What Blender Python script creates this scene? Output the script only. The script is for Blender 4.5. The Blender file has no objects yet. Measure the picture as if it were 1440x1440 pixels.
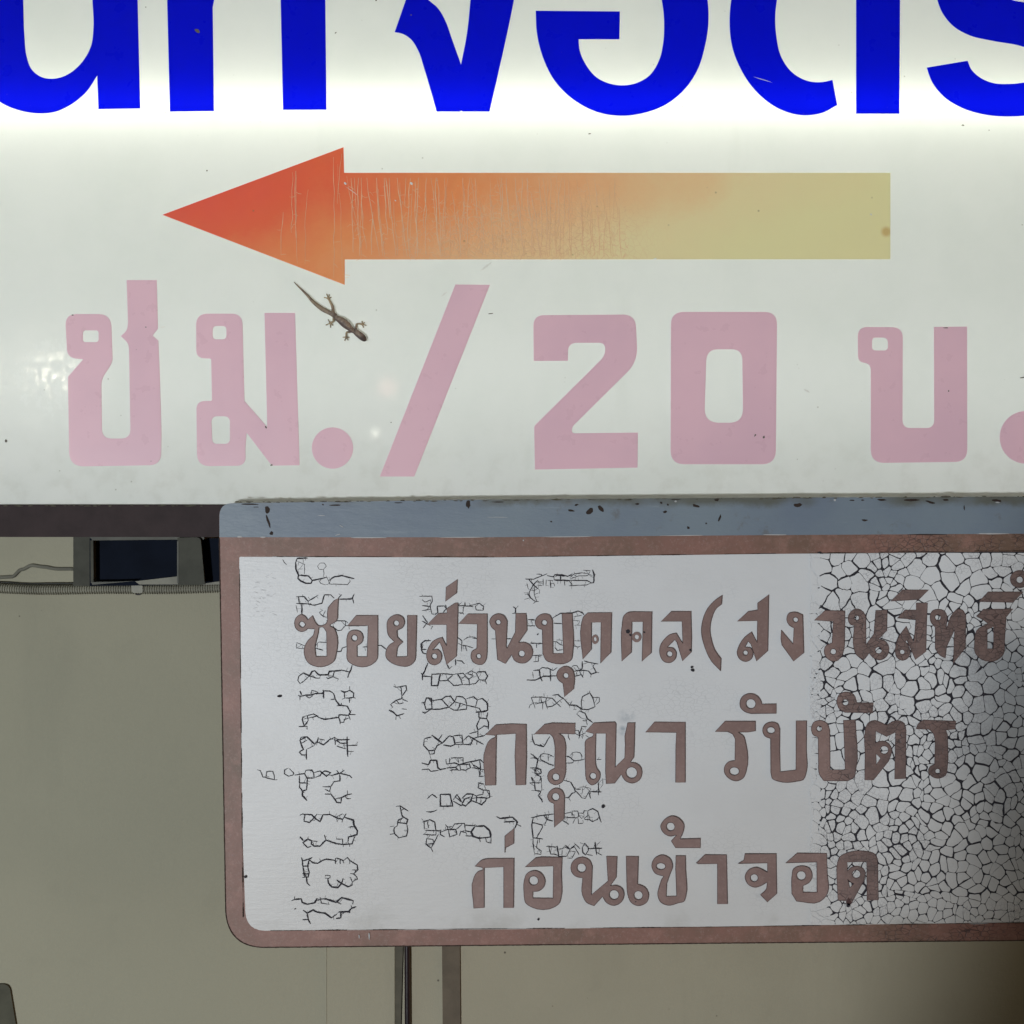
import bpy, bmesh, math, random
from mathutils import Vector, geometry, noise
random.seed(7)
S = 1.06/1440          # metres per photo pixel on the plane of the upper sign
D = 1.35               # camera distance from that plane
sc = bpy.context.scene
C = sc.collection

# ------------------------------------------------------------------ camera
cd = bpy.data.cameras.new('camera'); cam = bpy.data.objects.new('camera', cd); C.objects.link(cam)
cam.location = (0, -D, 0); cam.rotation_euler = (math.radians(90), 0, 0)
cd.sensor_width = 36; cd.lens = 36*D/1.06; cd.clip_start = 0.05; cd.clip_end = 100
sc.camera = cam
sc.render.resolution_x = 1024; sc.render.resolution_y = 1024
sc.view_settings.view_transform = 'Standard'; sc.view_settings.look = 'None'
sc.view_settings.exposure = 0; sc.view_settings.gamma = 1

# ------------------------------------------------------------------ dusk sky and lights
w = bpy.data.worlds.new('World'); sc.world = w; w.use_nodes = True
nt = w.node_tree; nt.nodes.clear()
sky = nt.nodes.new('ShaderNodeTexSky'); sky.sky_type = 'NISHITA'; sky.sun_disc = False
sky.sun_elevation = math.radians(3.6); sky.sun_rotation = math.radians(92)
bg = nt.nodes.new('ShaderNodeBackground'); bg.inputs['Strength'].default_value = 0.105
ow = nt.nodes.new('ShaderNodeOutputWorld')
nt.links.new(sky.outputs[0], bg.inputs[0]); nt.links.new(bg.outputs[0], ow.inputs[0])

LAMP = Vector((-2.0, -5.0, -1.0))      # street-side lamp that lights the wall and the signs
ld = bpy.data.lights.new('street_light', 'POINT'); ld.energy = 715; ld.shadow_soft_size = 0.19; ld.color = (.925, .98, 1.0)
lo = bpy.data.objects.new('street_light', ld); C.objects.link(lo); lo.location = LAMP

# ------------------------------------------------------------------ helpers
WP = {}
def P(px, py, Y=0.0):
    k = S*(D+Y)/D
    return Vector(((px-720)*k, Y, (720-py)*k))
def tag(o, label=None, cat=None, group=None, kind=None):
    if label: o['label'] = label
    if cat: o['category'] = cat
    if group: o['group'] = group
    if kind: o['kind'] = kind
    return o
def thing(name, label, cat, loc, group=None):
    o = bpy.data.objects.new(name, None); C.objects.link(o); o.location = loc
    o.empty_display_size = 0.05
    WP[o.name] = Vector(loc); return tag(o, label, cat, group)
def link(name, verts, faces, mat, parent=None, smooth=False):
    c = sum(verts, Vector())/len(verts)
    me = bpy.data.meshes.new(name); me.from_pydata([v-c for v in verts], [], faces)
    me.materials.append(mat); me.update()
    if smooth:
        for p in me.polygons: p.use_smooth = True
    o = bpy.data.objects.new(name, me); C.objects.link(o)
    o.location = c - (WP[parent.name] if parent else Vector())
    if parent: o.parent = parent
    WP[o.name] = c
    return o
def cr(tok, n=6):
    """outline grammar: x,y corner | x,y~ smooth | x,y,r rounded corner"""
    pts = []
    for t in tok.split():
        sm = t.endswith('~'); t = t.rstrip('~'); v = [float(a) for a in t.split(',')]
        pts.append((Vector((v[0], v[1])), sm, v[2] if len(v) > 2 else 0))
    N = len(pts); out = []
    def tan(i):
        a, b, c = pts[i-1][0], pts[i][0], pts[(i+1) % N][0]
        d0 = (b-a).length or 1e-6; d1 = (c-b).length or 1e-6
        t = ((b-a)/d0*d1 + (c-b)/d1*d0)/(d0+d1)
        return t
    for i in range(N):
        p, sm, r = pts[i]; q, sm2, r2 = pts[(i+1) % N]
        if r:
            a = pts[i-1][0]; da = (a-p); db = (q-p)
            rr = min(r, da.length*0.48, db.length*0.48)
            A = p+da.normalized()*rr; B = p+db.normalized()*rr
            for k in range(n+1):
                t = k/n; out.append(A*(1-t)**2+p*2*t*(1-t)*0.92+ (A+B)*0.5*2*t*(1-t)*0.08 + B*t*t)
        else:
            out.append(p.copy())
        if sm or sm2:
            L = (q-p).length
            m0 = tan(i)*L if sm else (q-p); m1 = tan((i+1) % N)*L if sm2 else (q-p)
            for k in range(1, n):
                t = k/n
                out.append(p*(2*t**3-3*t**2+1)+m0*(t**3-2*t**2+t)+q*(3*t**2-2*t**3)+m1*(t**3-t**2))
    return out
def circ(cx, cy, rx, ry=None, n=20, j=0.0):
    ry = ry or rx
    return [Vector((cx+rx*(1+random.uniform(-j, j))*math.cos(2*math.pi*k/n), cy+ry*(1+random.uniform(-j, j))*math.sin(2*math.pi*k/n))) for k in range(n)]
def sheet_geo(loops, Y, th, verts, faces, tilt=0):
    """loops in photo pixels -> front face at depth Y with a rim going back by th"""
    flat = [p for l in loops for p in l]; b = len(verts)
    tris = geometry.tessellate_polygon([[Vector((p.x, p.y, 0)) for p in l] for l in loops])
    verts += [P(p.x, p.y, Y) for p in flat]
    for t in tris:
        a, c, d = [verts[b+i] for i in t]
        nrm = (c-a).cross(d-a)
        faces.append(tuple(b+i for i in (t if nrm.y < 0 else t[::-1])))
    if th:
        b2 = len(verts); k = (D+Y+th)/(D+Y)
        verts += [Vector((v.x, v.y+th, v.z)) for v in verts[b:b2]]
        o = 0
        for li, l in enumerate(loops):
            n = len(l)
            ar = sum(l[i].x*l[(i+1) % n].y-l[(i+1) % n].x*l[i].y for i in range(n))
            ccw = (ar > 0) ^ (li > 0)
            for i in range(n):
                i0 = b+o+i; i1 = b+o+(i+1) % n; j0 = i0+len(flat); j1 = i1+len(flat)
                faces.append((i0, i1, j1, j0) if ccw else (i1, i0, j0, j1))
            o += n
def sheet(name, loops, Y, th, mat, parent=None):
    v, f = [], []; sheet_geo(loops, Y, th, v, f)
    return link(name, v, f, mat, parent)
def poly(s, ox=0, oy=0, k=1.0, n=6):
    return [Vector((ox+p.x/k, oy+p.y/k)) for p in cr(s, n)]
def box(name, a, b, mat, parent=None, bev=0.0):
    """solid box between world corners, bevelled"""
    bm = bmesh.new(); bmesh.ops.create_cube(bm, size=1)
    a = Vector(a); b = Vector(b)
    for v in bm.verts:
        v.co = Vector((a[i]+(b[i]-a[i])*(v.co[i]+.5) for i in range(3)))
    if bev: bmesh.ops.bevel(bm, geom=list(bm.edges), offset=bev, segments=2, affect='EDGES', profile=0.6)
    bmesh.ops.recalc_face_normals(bm, faces=bm.faces)
    vs = [v.co.copy() for v in bm.verts]; fs = [tuple(v.index for v in f.verts) for f in bm.faces]; bm.free()
    return link(name, vs, fs, mat, parent)
def tube_geo(path, rad, n, verts, faces, cap=True):
    b = len(verts); m = len(path)
    for i, p in enumerate(path):
        t = (path[min(i+1, m-1)]-path[max(i-1, 0)]).normalized()
        u = t.cross(Vector((0, 1, 0.01))).normalized(); v = t.cross(u)
        r = rad[i] if hasattr(rad, '__len__') else rad
        verts += [p+(u*math.cos(2*math.pi*k/n)+v*math.sin(2*math.pi*k/n))*r for k in range(n)]
    for i in range(m-1):
        for k in range(n):
            a = b+i*n+k; c = b+i*n+(k+1) % n
            faces.append((a, c, c+n, a+n))
    if cap:
        faces.append(tuple(b+k for k in range(n))[::-1]); faces.append(tuple(b+(m-1)*n+k for k in range(n)))
def tube(name, path, rad, mat, parent=None, n=12):
    v, f = [], []; tube_geo(path, rad, n, v, f); return link(name, v, f, mat, parent, True)

# ------------------------------------------------------------------ node material helper
class M:
    def __init__(s, name):
        s.m = bpy.data.materials.new(name); s.m.use_nodes = True; s.t = s.m.node_tree; s.t.nodes.clear()
        s.out = s.n('ShaderNodeOutputMaterial'); s.pos = s.n('ShaderNodeNewGeometry').outputs['Position']
    def n(s, k, **kw):
        nd = s.t.nodes.new(k)
        for a, v in kw.items(): setattr(nd, a, v)
        return nd
    def put(s, sock, v):
        if isinstance(v, bpy.types.NodeSocket): s.t.links.new(v, sock)
        elif isinstance(v, (tuple, list)) and len(v) == 3 and sock.type == 'RGBA': sock.default_value = (*v, 1)
        else: sock.default_value = v
    def math(s, op, a, b=0.0, clamp=False):
        nd = s.n('ShaderNodeMath', operation=op, use_clamp=clamp); s.put(nd.inputs[0], a); s.put(nd.inputs[1], b); return nd.outputs[0]
    def vec(s, scale=(1, 1, 1), loc=(0, 0, 0), src=None):
        nd = s.n('ShaderNodeMapping'); s.put(nd.inputs[0], src or s.pos); nd.inputs['Scale'].default_value = scale; nd.inputs['Location'].default_value = loc; return nd.outputs[0]
    def noise(s, scale, detail=4, rough=.55, v=None, dist=0):
        nd = s.n('ShaderNodeTexNoise'); s.put(nd.inputs['Vector'], v or s.pos); nd.inputs['Scale'].default_value = scale
        nd.inputs['Detail'].default_value = detail; nd.inputs['Roughness'].default_value = rough; nd.inputs['Distortion'].default_value = dist; return nd.outputs[0]
    def voro(s, scale, feature='DISTANCE_TO_EDGE', v=None, rnd=1.0):
        nd = s.n('ShaderNodeTexVoronoi', feature=feature); s.put(nd.inputs['Vector'], v or s.pos); nd.inputs['Scale'].default_value = scale
        nd.inputs['Randomness'].default_value = rnd; return nd.outputs[0]
    def ramp(s, fac, stops, interp='LINEAR'):
        nd = s.n('ShaderNodeValToRGB'); s.put(nd.inputs[0], fac); cr_ = nd.color_ramp; cr_.interpolation = interp
        while len(cr_.elements) < len(stops): cr_.elements.new(0.5)
        for e, (p, c) in zip(cr_.elements, stops):
            e.position = p; e.color = (c, c, c, 1) if not hasattr(c, '__len__') else (*c, 1)
        return nd.outputs[0]
    def step(s, v, a, b):     # smoothstep-like map a..b -> 0..1
        nd = s.n('ShaderNodeMapRange', interpolation_type='SMOOTHSTEP'); s.put(nd.inputs[0], v); nd.inputs[1].default_value = a; nd.inputs[2].default_value = b
        return nd.outputs[0]
    def mix(s, f, a, b, mode='MIX'):
        nd = s.n('ShaderNodeMix', data_type='RGBA', blend_type=mode); s.put(nd.inputs[0], f); s.put(nd.inputs[6], a); s.put(nd.inputs[7], b); return nd.outputs[2]
    def xyz(s):
        nd = s.n('ShaderNodeSeparateXYZ'); s.put(nd.inputs[0], s.pos); return nd.outputs
    def px(s):   # photo-plane pixel coordinates of the sign surface (a plain linear rescale of world x and z)
        x, y, z = s.xyz(); return s.math('ADD', s.math('DIVIDE', x, S), 720), s.math('SUBTRACT', 720, s.math('DIVIDE', z, S))
    def spot(s, X, Z, cx, cy, r0, r1, ax=1.0):
        dx = s.math('MULTIPLY', s.math('SUBTRACT', X, cx), ax); dz = s.math('SUBTRACT', Z, cy)
        d = s.math('SQRT', s.math('ADD', s.math('MULTIPLY', dx, dx), s.math('MULTIPLY', dz, dz)))
        return s.step(d, r1, r0)
    def bump(s, h, strength, dist=0.001):
        nd = s.n('ShaderNodeBump'); s.put(nd.inputs['Height'], h); nd.inputs['Strength'].default_value = strength; nd.inputs['Distance'].default_value = dist; return nd.outputs[0]
    def pbr(s, col, rough=.6, bump=None, spec=.5, metal=0, coat=0, trans=0, tcol=None):
        p = s.n('ShaderNodeBsdfPrincipled'); s.put(p.inputs['Base Color'], col); s.put(p.inputs['Roughness'], rough)
        s.put(p.inputs['Specular IOR Level'], spec); s.put(p.inputs['Metallic'], metal); s.put(p.inputs['Coat Weight'], coat); p.inputs['Coat Roughness'].default_value = .08
        if bump: s.put(p.inputs['Normal'], bump)
        sh = p.outputs[0]
        if trans:
            tr = s.n('ShaderNodeBsdfTranslucent'); s.put(tr.inputs[0], tcol if tcol is not None else col)
            mx = s.n('ShaderNodeMixShader'); mx.inputs[0].default_value = trans
            s.t.links.new(sh, mx.inputs[1]); s.t.links.new(tr.outputs[0], mx.inputs[2]); sh = mx.outputs[0]
        s.t.links.new(sh, s.out.inputs[0]); return s.m

# ------------------------------------------------------------------ materials
def mat_face():
    m = M('acrylic_white'); X, Z = m.px()
    dirt = m.noise(9, 5, .6); streak = m.noise(14, 4, .6, m.vec((1, 1, .12)))
    c = m.mix(m.step(dirt, .35, .75), (.88, .90, .885), (.83, .86, .84))
    c = m.mix(m.math('MULTIPLY', m.step(streak, .62, .8), .18), c, (.62, .64, .60))
    low = m.math('MULTIPLY', m.step(Z, 560, 705), m.step(m.noise(40, 5, .6), .45, .7))
    c = m.mix(m.math('MULTIPLY', low, .22), c, (.55, .55, .50))
    sp = m.step(m.voro(60, 'F1'), .07, .03)
    sp = m.math('MULTIPLY', sp, m.step(m.noise(6, 2), .5, .62))
    c = m.mix(m.math('MULTIPLY', sp, .5), c, (.3, .29, .25))
    wear = m.spot(X, Z, 60, 560, 20, 190, 1.1)
    scr = m.noise(260, 3, .7, m.vec((1, 1, .18))); scr2 = m.noise(120, 4, .7)
    h = m.math('ADD', m.math('MULTIPLY', m.math('ADD', scr, scr2), wear), m.math('MULTIPLY', m.noise(30, 2), .3))
    ro = m.math('ADD', .02, m.math('MULTIPLY', m.noise(45, 4, .7), .05))
    ro = m.math('ADD', ro, m.math('MULTIPLY', m.math('MULTIPLY', m.step(m.noise(150, 4, .75, m.vec((1, 1, .6))), .44, .56), .4), m.spot(X, Z, 75, 530, 5, 120)))
    return m.pbr(c, ro, m.bump(h, .06, .0009), .5, trans=.25, tcol=m.mix(.5, c, (.88, .90, .80)))
def mat_vinyl(name, col, col2, tcol, trans=.17, crack=False):
    m = M(name); X, Z = m.px()
    c = m.mix(m.step(m.noise(7, 4), .35, .7), col, col2)
    sp = m.math('MULTIPLY', m.step(m.voro(55, 'F1'), .06, .03), m.step(m.noise(7, 2), .52, .6))
    c = m.mix(m.math('MULTIPLY', sp, .45), c, (.25, .16, .17))
    wear = m.spot(X, Z, 95, 560, 20, 120, 1.0)
    h = m.math('ADD', m.math('MULTIPLY', m.noise(230, 3, .7), m.math('ADD', wear, .05)), m.math('MULTIPLY', m.noise(30, 2), .2))
    return m.pbr(c, m.math('ADD', .2, m.math('MULTIPLY', m.noise(60, 3), .2)), m.bump(h, .12, .0009), .5, trans=trans, tcol=tcol)
def mat_arrow():
    m = M('faded_arrow_vinyl'); X, Z = m.px()
    wob = m.math('MULTIPLY', m.math('SUBTRACT', m.noise(9, 6, .7), .5), 260)
    low = m.math('MULTIPLY', m.step(m.math('ADD', Z, m.math('MULTIPLY', m.noise(12, 5, .65), 60)), 285, 400), 190)
    f = m.math('DIVIDE', m.math('SUBTRACT', m.math('ADD', m.math('ADD', X, wob), low), 230), 1020)
    c = m.ramp(f, [(0, (.95, .115, .08)), (.22, (.95, .17, .075)), (.40, (.97, .35, .13)), (.60, (.97, .56, .29)), (.82, (.97, .82, .48)), (1, (.96, .88, .50))])
    dist = m.n('ShaderNodeVectorMath', operation='MULTIPLY_ADD')
    nz = m.n('ShaderNodeTexNoise'); m.put(nz.inputs[0], m.pos); nz.inputs['Scale'].default_value = 18
    m.put(dist.inputs[0], nz.outputs['Color']); dist.inputs[1].default_value = (.014, 0, .014); m.put(dist.inputs[2], m.pos)
    v1 = m.vec((1, 1, .15), src=dist.outputs[0]); v2 = m.vec((1, 1, .75), src=dist.outputs[0])
    e1 = m.step(m.voro(135, v=v1), .06, .012); e2 = m.step(m.voro(190, v=v2), .07, .01)
    zone1 = 0.0
    zone2 = m.math('MULTIPLY', m.math('MULTIPLY', m.step(X, 520, 680), m.step(X, 960, 820)), m.step(m.math('ADD', Z, m.math('MULTIPLY', m.noise(16), 60)), 290, 340))
    k = m.math('MAXIMUM', m.math('MULTIPLY', e1, m.math('MULTIPLY', m.math('MULTIPLY', zone1, m.step(m.noise(25, 3), .38, .55)), .55)), m.math('MULTIPLY', e2, m.math('MULTIPLY', zone2, .5)))
    c = m.mix(k, c, (.86, .58, .34))
    sp = m.math('MULTIPLY', m.step(m.voro(60, 'F1'), .09, .03), m.step(m.noise(8, 2), .5, .6))
    c = m.mix(m.math('MULTIPLY', sp, .5), c, (.32, .22, .10))
    st = m.spot(X, Z, 1246, 326, 3, 10); c = m.mix(m.math('MULTIPLY', st, .6), c, (.66, .38, .08))
    return m.pbr(c, m.math('ADD', .22, m.math('MULTIPLY', m.noise(60, 3), .2)), m.bump(m.math('SUBTRACT', m.noise(50, 3), k), .25, .0008), .5, trans=.18, tcol=c)
def stains(m, c, X, Z):
    """grime and old water marks with shapes of their own on the painted sign"""
    g = m.math('MULTIPLY', m.step(m.noise(6, 6, .62), .42, .72), .22)
    c = m.mix(g, c, (.50, .49, .50))
    hair = m.math('MULTIPLY', m.step(m.voro(150, v=m.vec((1, 1, 1.7))), .07, .02), m.step(m.noise(9, 3), .47, .62))
    c = m.mix(m.math('MULTIPLY', hair, .28), c, (.38, .38, .40))
    X2 = m.math('ADD', X, m.math('MULTIPLY', m.math('SUBTRACT', m.noise(12, 5, .65), .5), 130))
    gr = m.math('MULTIPLY', m.step(X2, 1300, 1405), m.math('MULTIPLY', m.step(Z, 850, 930), m.step(Z, 1290, 1180)))
    c = m.mix(m.math('MULTIPLY', gr, .68), c, (.25, .275, .31))
    b = m.math('MULTIPLY', m.math('MAXIMUM', m.spot(X, Z, 873, 1022, 2, 9, 1.0), m.math('MULTIPLY', m.spot(X, Z, 878, 1003, 2, 13, .8), .6)), m.step(m.noise(110, 3), .3, .6))
    c = m.mix(m.math('MULTIPLY', b, .75), c, (.25, .30, .36))
    c = m.mix(m.math('MULTIPLY', m.step(m.math('ADD', Z, m.math('MULTIPLY', m.noise(7, 3), 160)), 1000, 1380), .42), c, (.50, .46, .43))
    bot = m.math('MULTIPLY', m.step(Z, 1255, 1300), m.step(m.noise(20, 5, .6), .45, .75))
    return m.mix(m.math('MULTIPLY', bot, .5), c, (.36, .34, .31))
def mat_white():
    m = M('white_enamel'); X, Z = m.px()
    c = stains(m, (.70, .70, .73), X, Z)
    fine = m.noise(330, 4, .7); lines = m.noise(160, 4, .7, m.vec((.25, 1, 1.3)))
    h = m.math('ADD', m.math('MULTIPLY', fine, .35), lines)
    return m.pbr(c, .42, m.bump(h, .45, .0007), .45)
def mat_flake():
    m = M('cracked_white_enamel'); X, Z = m.px()
    c = stains(m, (.70, .70, .73), X, Z)
    e = m.step(m.voro(260), .06, .015); e = m.math('MULTIPLY', e, m.step(m.noise(24, 2), .5, .62))
    c = m.mix(m.math('MULTIPLY', e, .5), c, (.22, .21, .24))
    return m.pbr(c, .4, m.bump(m.noise(260, 4, .7), .4, .0007), .5)
def mat_brownpaint(name, col, col2, crackx=True):
    m = M(name); X, Z = m.px()
    c = m.mix(m.step(m.noise(11, 6, .65), .35, .7), col, col2)
    c = m.mix(m.math('MULTIPLY', m.step(m.noise(300, 3, .8), .5, .75), .22), c, (.46, .36, .34))
    nz = m.n('ShaderNodeTexNoise'); m.put(nz.inputs[0], m.pos); nz.inputs['Scale'].default_value = 60
    dist = m.n('ShaderNodeVectorMath', operation='MULTIPLY_ADD'); m.put(dist.inputs[0], nz.outputs['Color']); dist.inputs[1].default_value = (.004, 0, .004); m.put(dist.inputs[2], m.pos)
    c = m.mix(m.math('MULTIPLY', m.step(m.noise(48, 6, .72), .48, .70), .42), c, tuple(min(1, a*1.45+.03) for a in col))
    e = m.step(m.voro(190, v=m.vec((.75, 1, 1.25), src=dist.outputs[0])), .07, .02)
    z1 = m.step(X, 1140, 1185)
    if not crackx: z1 = m.math('MULTIPLY', m.step(X, 1150, 1300), m.step(Z, 740, 750))
    e = m.math('MULTIPLY', m.math('MULTIPLY', e, z1), m.step(m.noise(30, 3), .36, .56))
    c = m.mix(m.math('MULTIPLY', e, .85), c, (.04, .027, .032))
    if crackx: c = m.mix(m.math('MULTIPLY', m.step(X, 1150, 1200), m.math('ADD', .3, m.math('MULTIPLY', m.step(m.noise(70, 4, .7), .4, .65), .35))), c, (.10, .075, .075))
    h = m.math('SUBTRACT', m.math('MULTIPLY', m.noise(220, 4, .7), .5), e)
    return m.pbr(c, .5, m.bump(h, .4, .0008), .4)
def mat_blue():
    m = M('blue_grey_paint'); X, Z = m.px()
    c = m.mix(m.step(m.noise(8, 5, .6), .35, .7), (.165, .205, .27), (.20, .245, .295))
    rs = m.math('MULTIPLY', m.step(m.noise(26, 5, .7), .60, .72), .55); c = m.mix(rs, c, (.13, .12, .115))
    sc_ = m.step(m.noise(60, 5, .7, m.vec((.12, 1, 1.6))), .6, .72)
    c = m.mix(m.math('MULTIPLY', sc_, .35), c, (.34, .39, .43))
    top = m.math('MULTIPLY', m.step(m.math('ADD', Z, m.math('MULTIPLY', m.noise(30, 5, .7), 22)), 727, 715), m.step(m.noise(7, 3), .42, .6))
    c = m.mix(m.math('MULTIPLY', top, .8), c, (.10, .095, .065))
    return m.pbr(c, .45, m.bump(m.noise(120, 5, .7, m.vec((.3, 1, 1))), .5, .001), .4)
def mat_wall():
    m = M('wall_paint'); X, Z = m.px()
    c = m.mix(m.step(m.noise(3, 4, .55), .35, .68), (.345, .315, .24), (.395, .36, .275))
    c = m.mix(m.math('MULTIPLY', m.step(m.noise(16, 5, .65), .55, .8), .16), c, (.21, .19, .15))
    c = m.mix(m.math('MULTIPLY', m.step(m.noise(9, 6, .7, m.vec((1, 1, .25))), .5, .8), .22), c, (.20, .19, .155))
    c = m.mix(m.math('MULTIPLY', m.noise(420, 3, .8), .22), c, (.22, .20, .16))
    c = m.mix(m.math('MULTIPLY', m.step(X, 650, 150), .4), c, (.32, .325, .25))
    sp = m.math('MULTIPLY', m.step(m.voro(26, 'F1'), .045, .02), m.step(m.noise(5, 1), .46, .52))
    c = m.mix(m.math('MULTIPLY', sp, .8), c, (.06, .05, .04))
    return m.pbr(c, .75, m.bump(m.noise(90, 6, .75), .5, .0015), .25)
def flat(name, col, rough=.6, metal=0, var=.15, bs=120, spec=.4):
    m = M(name)
    c = m.mix(m.step(m.noise(40, 5, .6), .3, .75), col, tuple(a*(1-var*2) for a in col))
    return m.pbr(c, rough, m.bump(m.noise(bs, 4, .6), .25, .0006), spec, metal)
def emis(name, col, st):
    m = M(name); e = m.n('ShaderNodeEmission'); m.put(e.inputs[0], col); e.inputs[1].default_value = st; m.t.links.new(e.outputs[0], m.out.inputs[0]); return m.m
FACE = mat_face()
BLUE = mat_vinyl('blue_vinyl', (.003, .008, .34), (.004, .010, .38), (.0005, .006, 1.0), .72)
PINK = mat_vinyl('faded_pink_vinyl', (.92, .60, .70), (.84, .55, .66), (.96, .66, .78))
ARROW = mat_arrow(); WHITE = mat_white(); FLAKE = mat_flake()
LETTER = mat_brownpaint('brown_lettering', (.215, .135, .125), (.275, .18, .165))
BORDER = mat_brownpaint('red_brown_border', (.245, .122, .10), (.165, .10, .074), False)
BBLUE = mat_blue(); WALL = mat_wall()
LEDGE = flat('brown_brush_edge', (.10, .06, .06), .6)
DARK = flat('dark_crack_grime', (.025, .022, .032), .8)
FRAME = flat('dark_brown_frame', (.040, .026, .028), .6, spec=.15)
STEEL = flat('galvanised_steel', (.075, .075, .062), .65, 0, spec=.15)
NAVY = flat('dark_navy_recess', (.006, .009, .018), .8, spec=.08)
CONDUIT = flat('grey_conduit_plastic', (.26, .25, .20), .5)
CABLE = flat('grey_cable', (.10, .10, .085), .6)
PALE = flat('pale_metal_edge', (.13, .13, .115), .6, spec=.2)
INNER = flat('white_box_lining', (.9, .9, .87), .6)
SHADE_BOARD = flat('shade_board_brown', (.2, .17, .13), .8)

# ------------------------------------------------------------------ wall behind
WY = 0.20
wall = box('wall', P(-900, -900, WY), P(2600, 2600, WY)+Vector((0, .15, 0)), WALL); tag(wall, kind='structure')
pn = thing('wall_board', 'thin beige painted board on the wall just below the painted sign, left of the dark strip', 'wall board', P(507, 1480, WY))
box('board', P(460, 1290, WY)+Vector((0, -.004, 0)), P(555, 1700, WY)+Vector((0, .001, 0)), WALL, pn, .0008)
def strip(name, label, x0, x1, proud, mat, x1b=None):
    v = []
    a = P(x0, 1250, WY); b = P(x1, 1250, WY); c = P((x1b or x1), 1700, WY)
    t = thing(name, label, 'wall strip', P((x0+x1)/2, 1700, WY))
    zs = a.z, c.z
    dx = c.x-b.x
    vs = [Vector((a.x, WY, zs[0])), Vector((b.x, WY, zs[0])), Vector((b.x+dx, WY, zs[1])), Vector((a.x+dx, WY, zs[1]))]
    vs = [q+Vector((0, -proud, 0)) for q in vs]+[q+Vector((0, .001, 0)) for q in vs]
    link('strip', vs, [(0, 3, 2, 1), (4, 5, 6, 7), (0, 1, 5, 4), (1, 2, 6, 5), (2, 3, 7, 6), (3, 0, 4, 7)], mat, t)
    return t
OLIVE = flat('olive_brown_trim', (.105, .092, .065), .7); BROWN = flat('brown_trim', (.135, .105, .075), .7)
strip('trim_strip', 'narrow olive brown strip on the wall directly left of the black cable', 555, 569, .003, OLIVE, 557)
strip('trim_strip', 'wider dark brown vertical strip on the wall under the painted sign', 621, 646, .003, BROWN, 650)
t = thing('black_cable', 'thin black cable running down the wall below the painted sign', 'cable', P(573, 1700, WY))
tube('cable', [P(572+i*.25, 1250+i*40, WY-.004) for i in range(12)], .0034, flat('black_cable_skin', (.022, .014, .018), .35), t)
# dull olive sheet standing in for a shadow in the lower left corner
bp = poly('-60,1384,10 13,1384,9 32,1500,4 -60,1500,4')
t = thing('wall_shade_patch', 'dull olive tapered sheet standing in for a shadow on the wall in the bottom left corner of the photo', 'shade_patch', P(0, 1490, WY))
sheet('shade_patch', [bp], WY-.003, .006, flat('olive_shade_tone', (.095, .092, .068), .85), t)

# ------------------------------------------------------------------ conduit, clip and cable on the wall under the lit sign
t = thing('corrugated_conduit', 'grey corrugated conduit running along the wall below the steel bracket', 'conduit', P(150, 828, WY))
v, f = [], []; path, rad = [], []
N = 520
for i in range(N):
    x = -60+i*(440/N)
    y = 826.5+1.8*math.sin(x/75+.3)+.8*math.sin(x/31)+(x/300)*2
    path.append(P(x, y, WY-.0062)); rad.append(.0062 if (i % 4) < 2 else .0049)
tube_geo(path, rad, 12, v, f); link('conduit_pipe', v, f, CONDUIT, t)
sheet('conduit_clip', [poly('184,820,2 200,820,2 201,834,3 186,834,3')], WY-.0135, .013, CONDUIT, t)
sheet('clip_screw', [circ(194, 835.5, 4, 1.6)], WY-.004, .003, DARK, t)
t = thing('thin_cable', 'thin dark cable lying along the top of the grey conduit', 'cable', P(100, 819, WY))
pts = [(-60, 812), (0, 819), (40, 821), (90, 820.5), (130, 820), (160, 821), (200, 818), (250, 820.5), (330, 821)]
path = []
for i in range(len(pts)-1):
    for k in range(6):
        u = k/6; uu = u*u*(3-2*u); path.append(P(pts[i][0]+(pts[i+1][0]-pts[i][0])*u, pts[i][1]+(pts[i+1][1]-pts[i][1])*uu, WY-.003))
tube('cable', path, .0011, flat('dark_cable_skin', (.035, .035, .03), .6), t)
t = thing('grey_cable_shadow', 'soft grey strand standing in for a cable shadow climbing the wall left of the steel bracket', 'cable', P(60, 800, WY))  # a cable's shadow on the wall, drawn as a thin grey tube
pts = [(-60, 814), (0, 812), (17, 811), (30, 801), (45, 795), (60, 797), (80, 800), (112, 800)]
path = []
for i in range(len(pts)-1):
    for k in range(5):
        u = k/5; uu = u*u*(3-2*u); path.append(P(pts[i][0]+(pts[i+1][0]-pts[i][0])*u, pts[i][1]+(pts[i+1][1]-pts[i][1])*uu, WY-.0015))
tube('cable', path, .0021, flat('cable_shadow_grey', (.17, .165, .135), .8), t)  # the strand standing in for the cable's shadow

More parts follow.
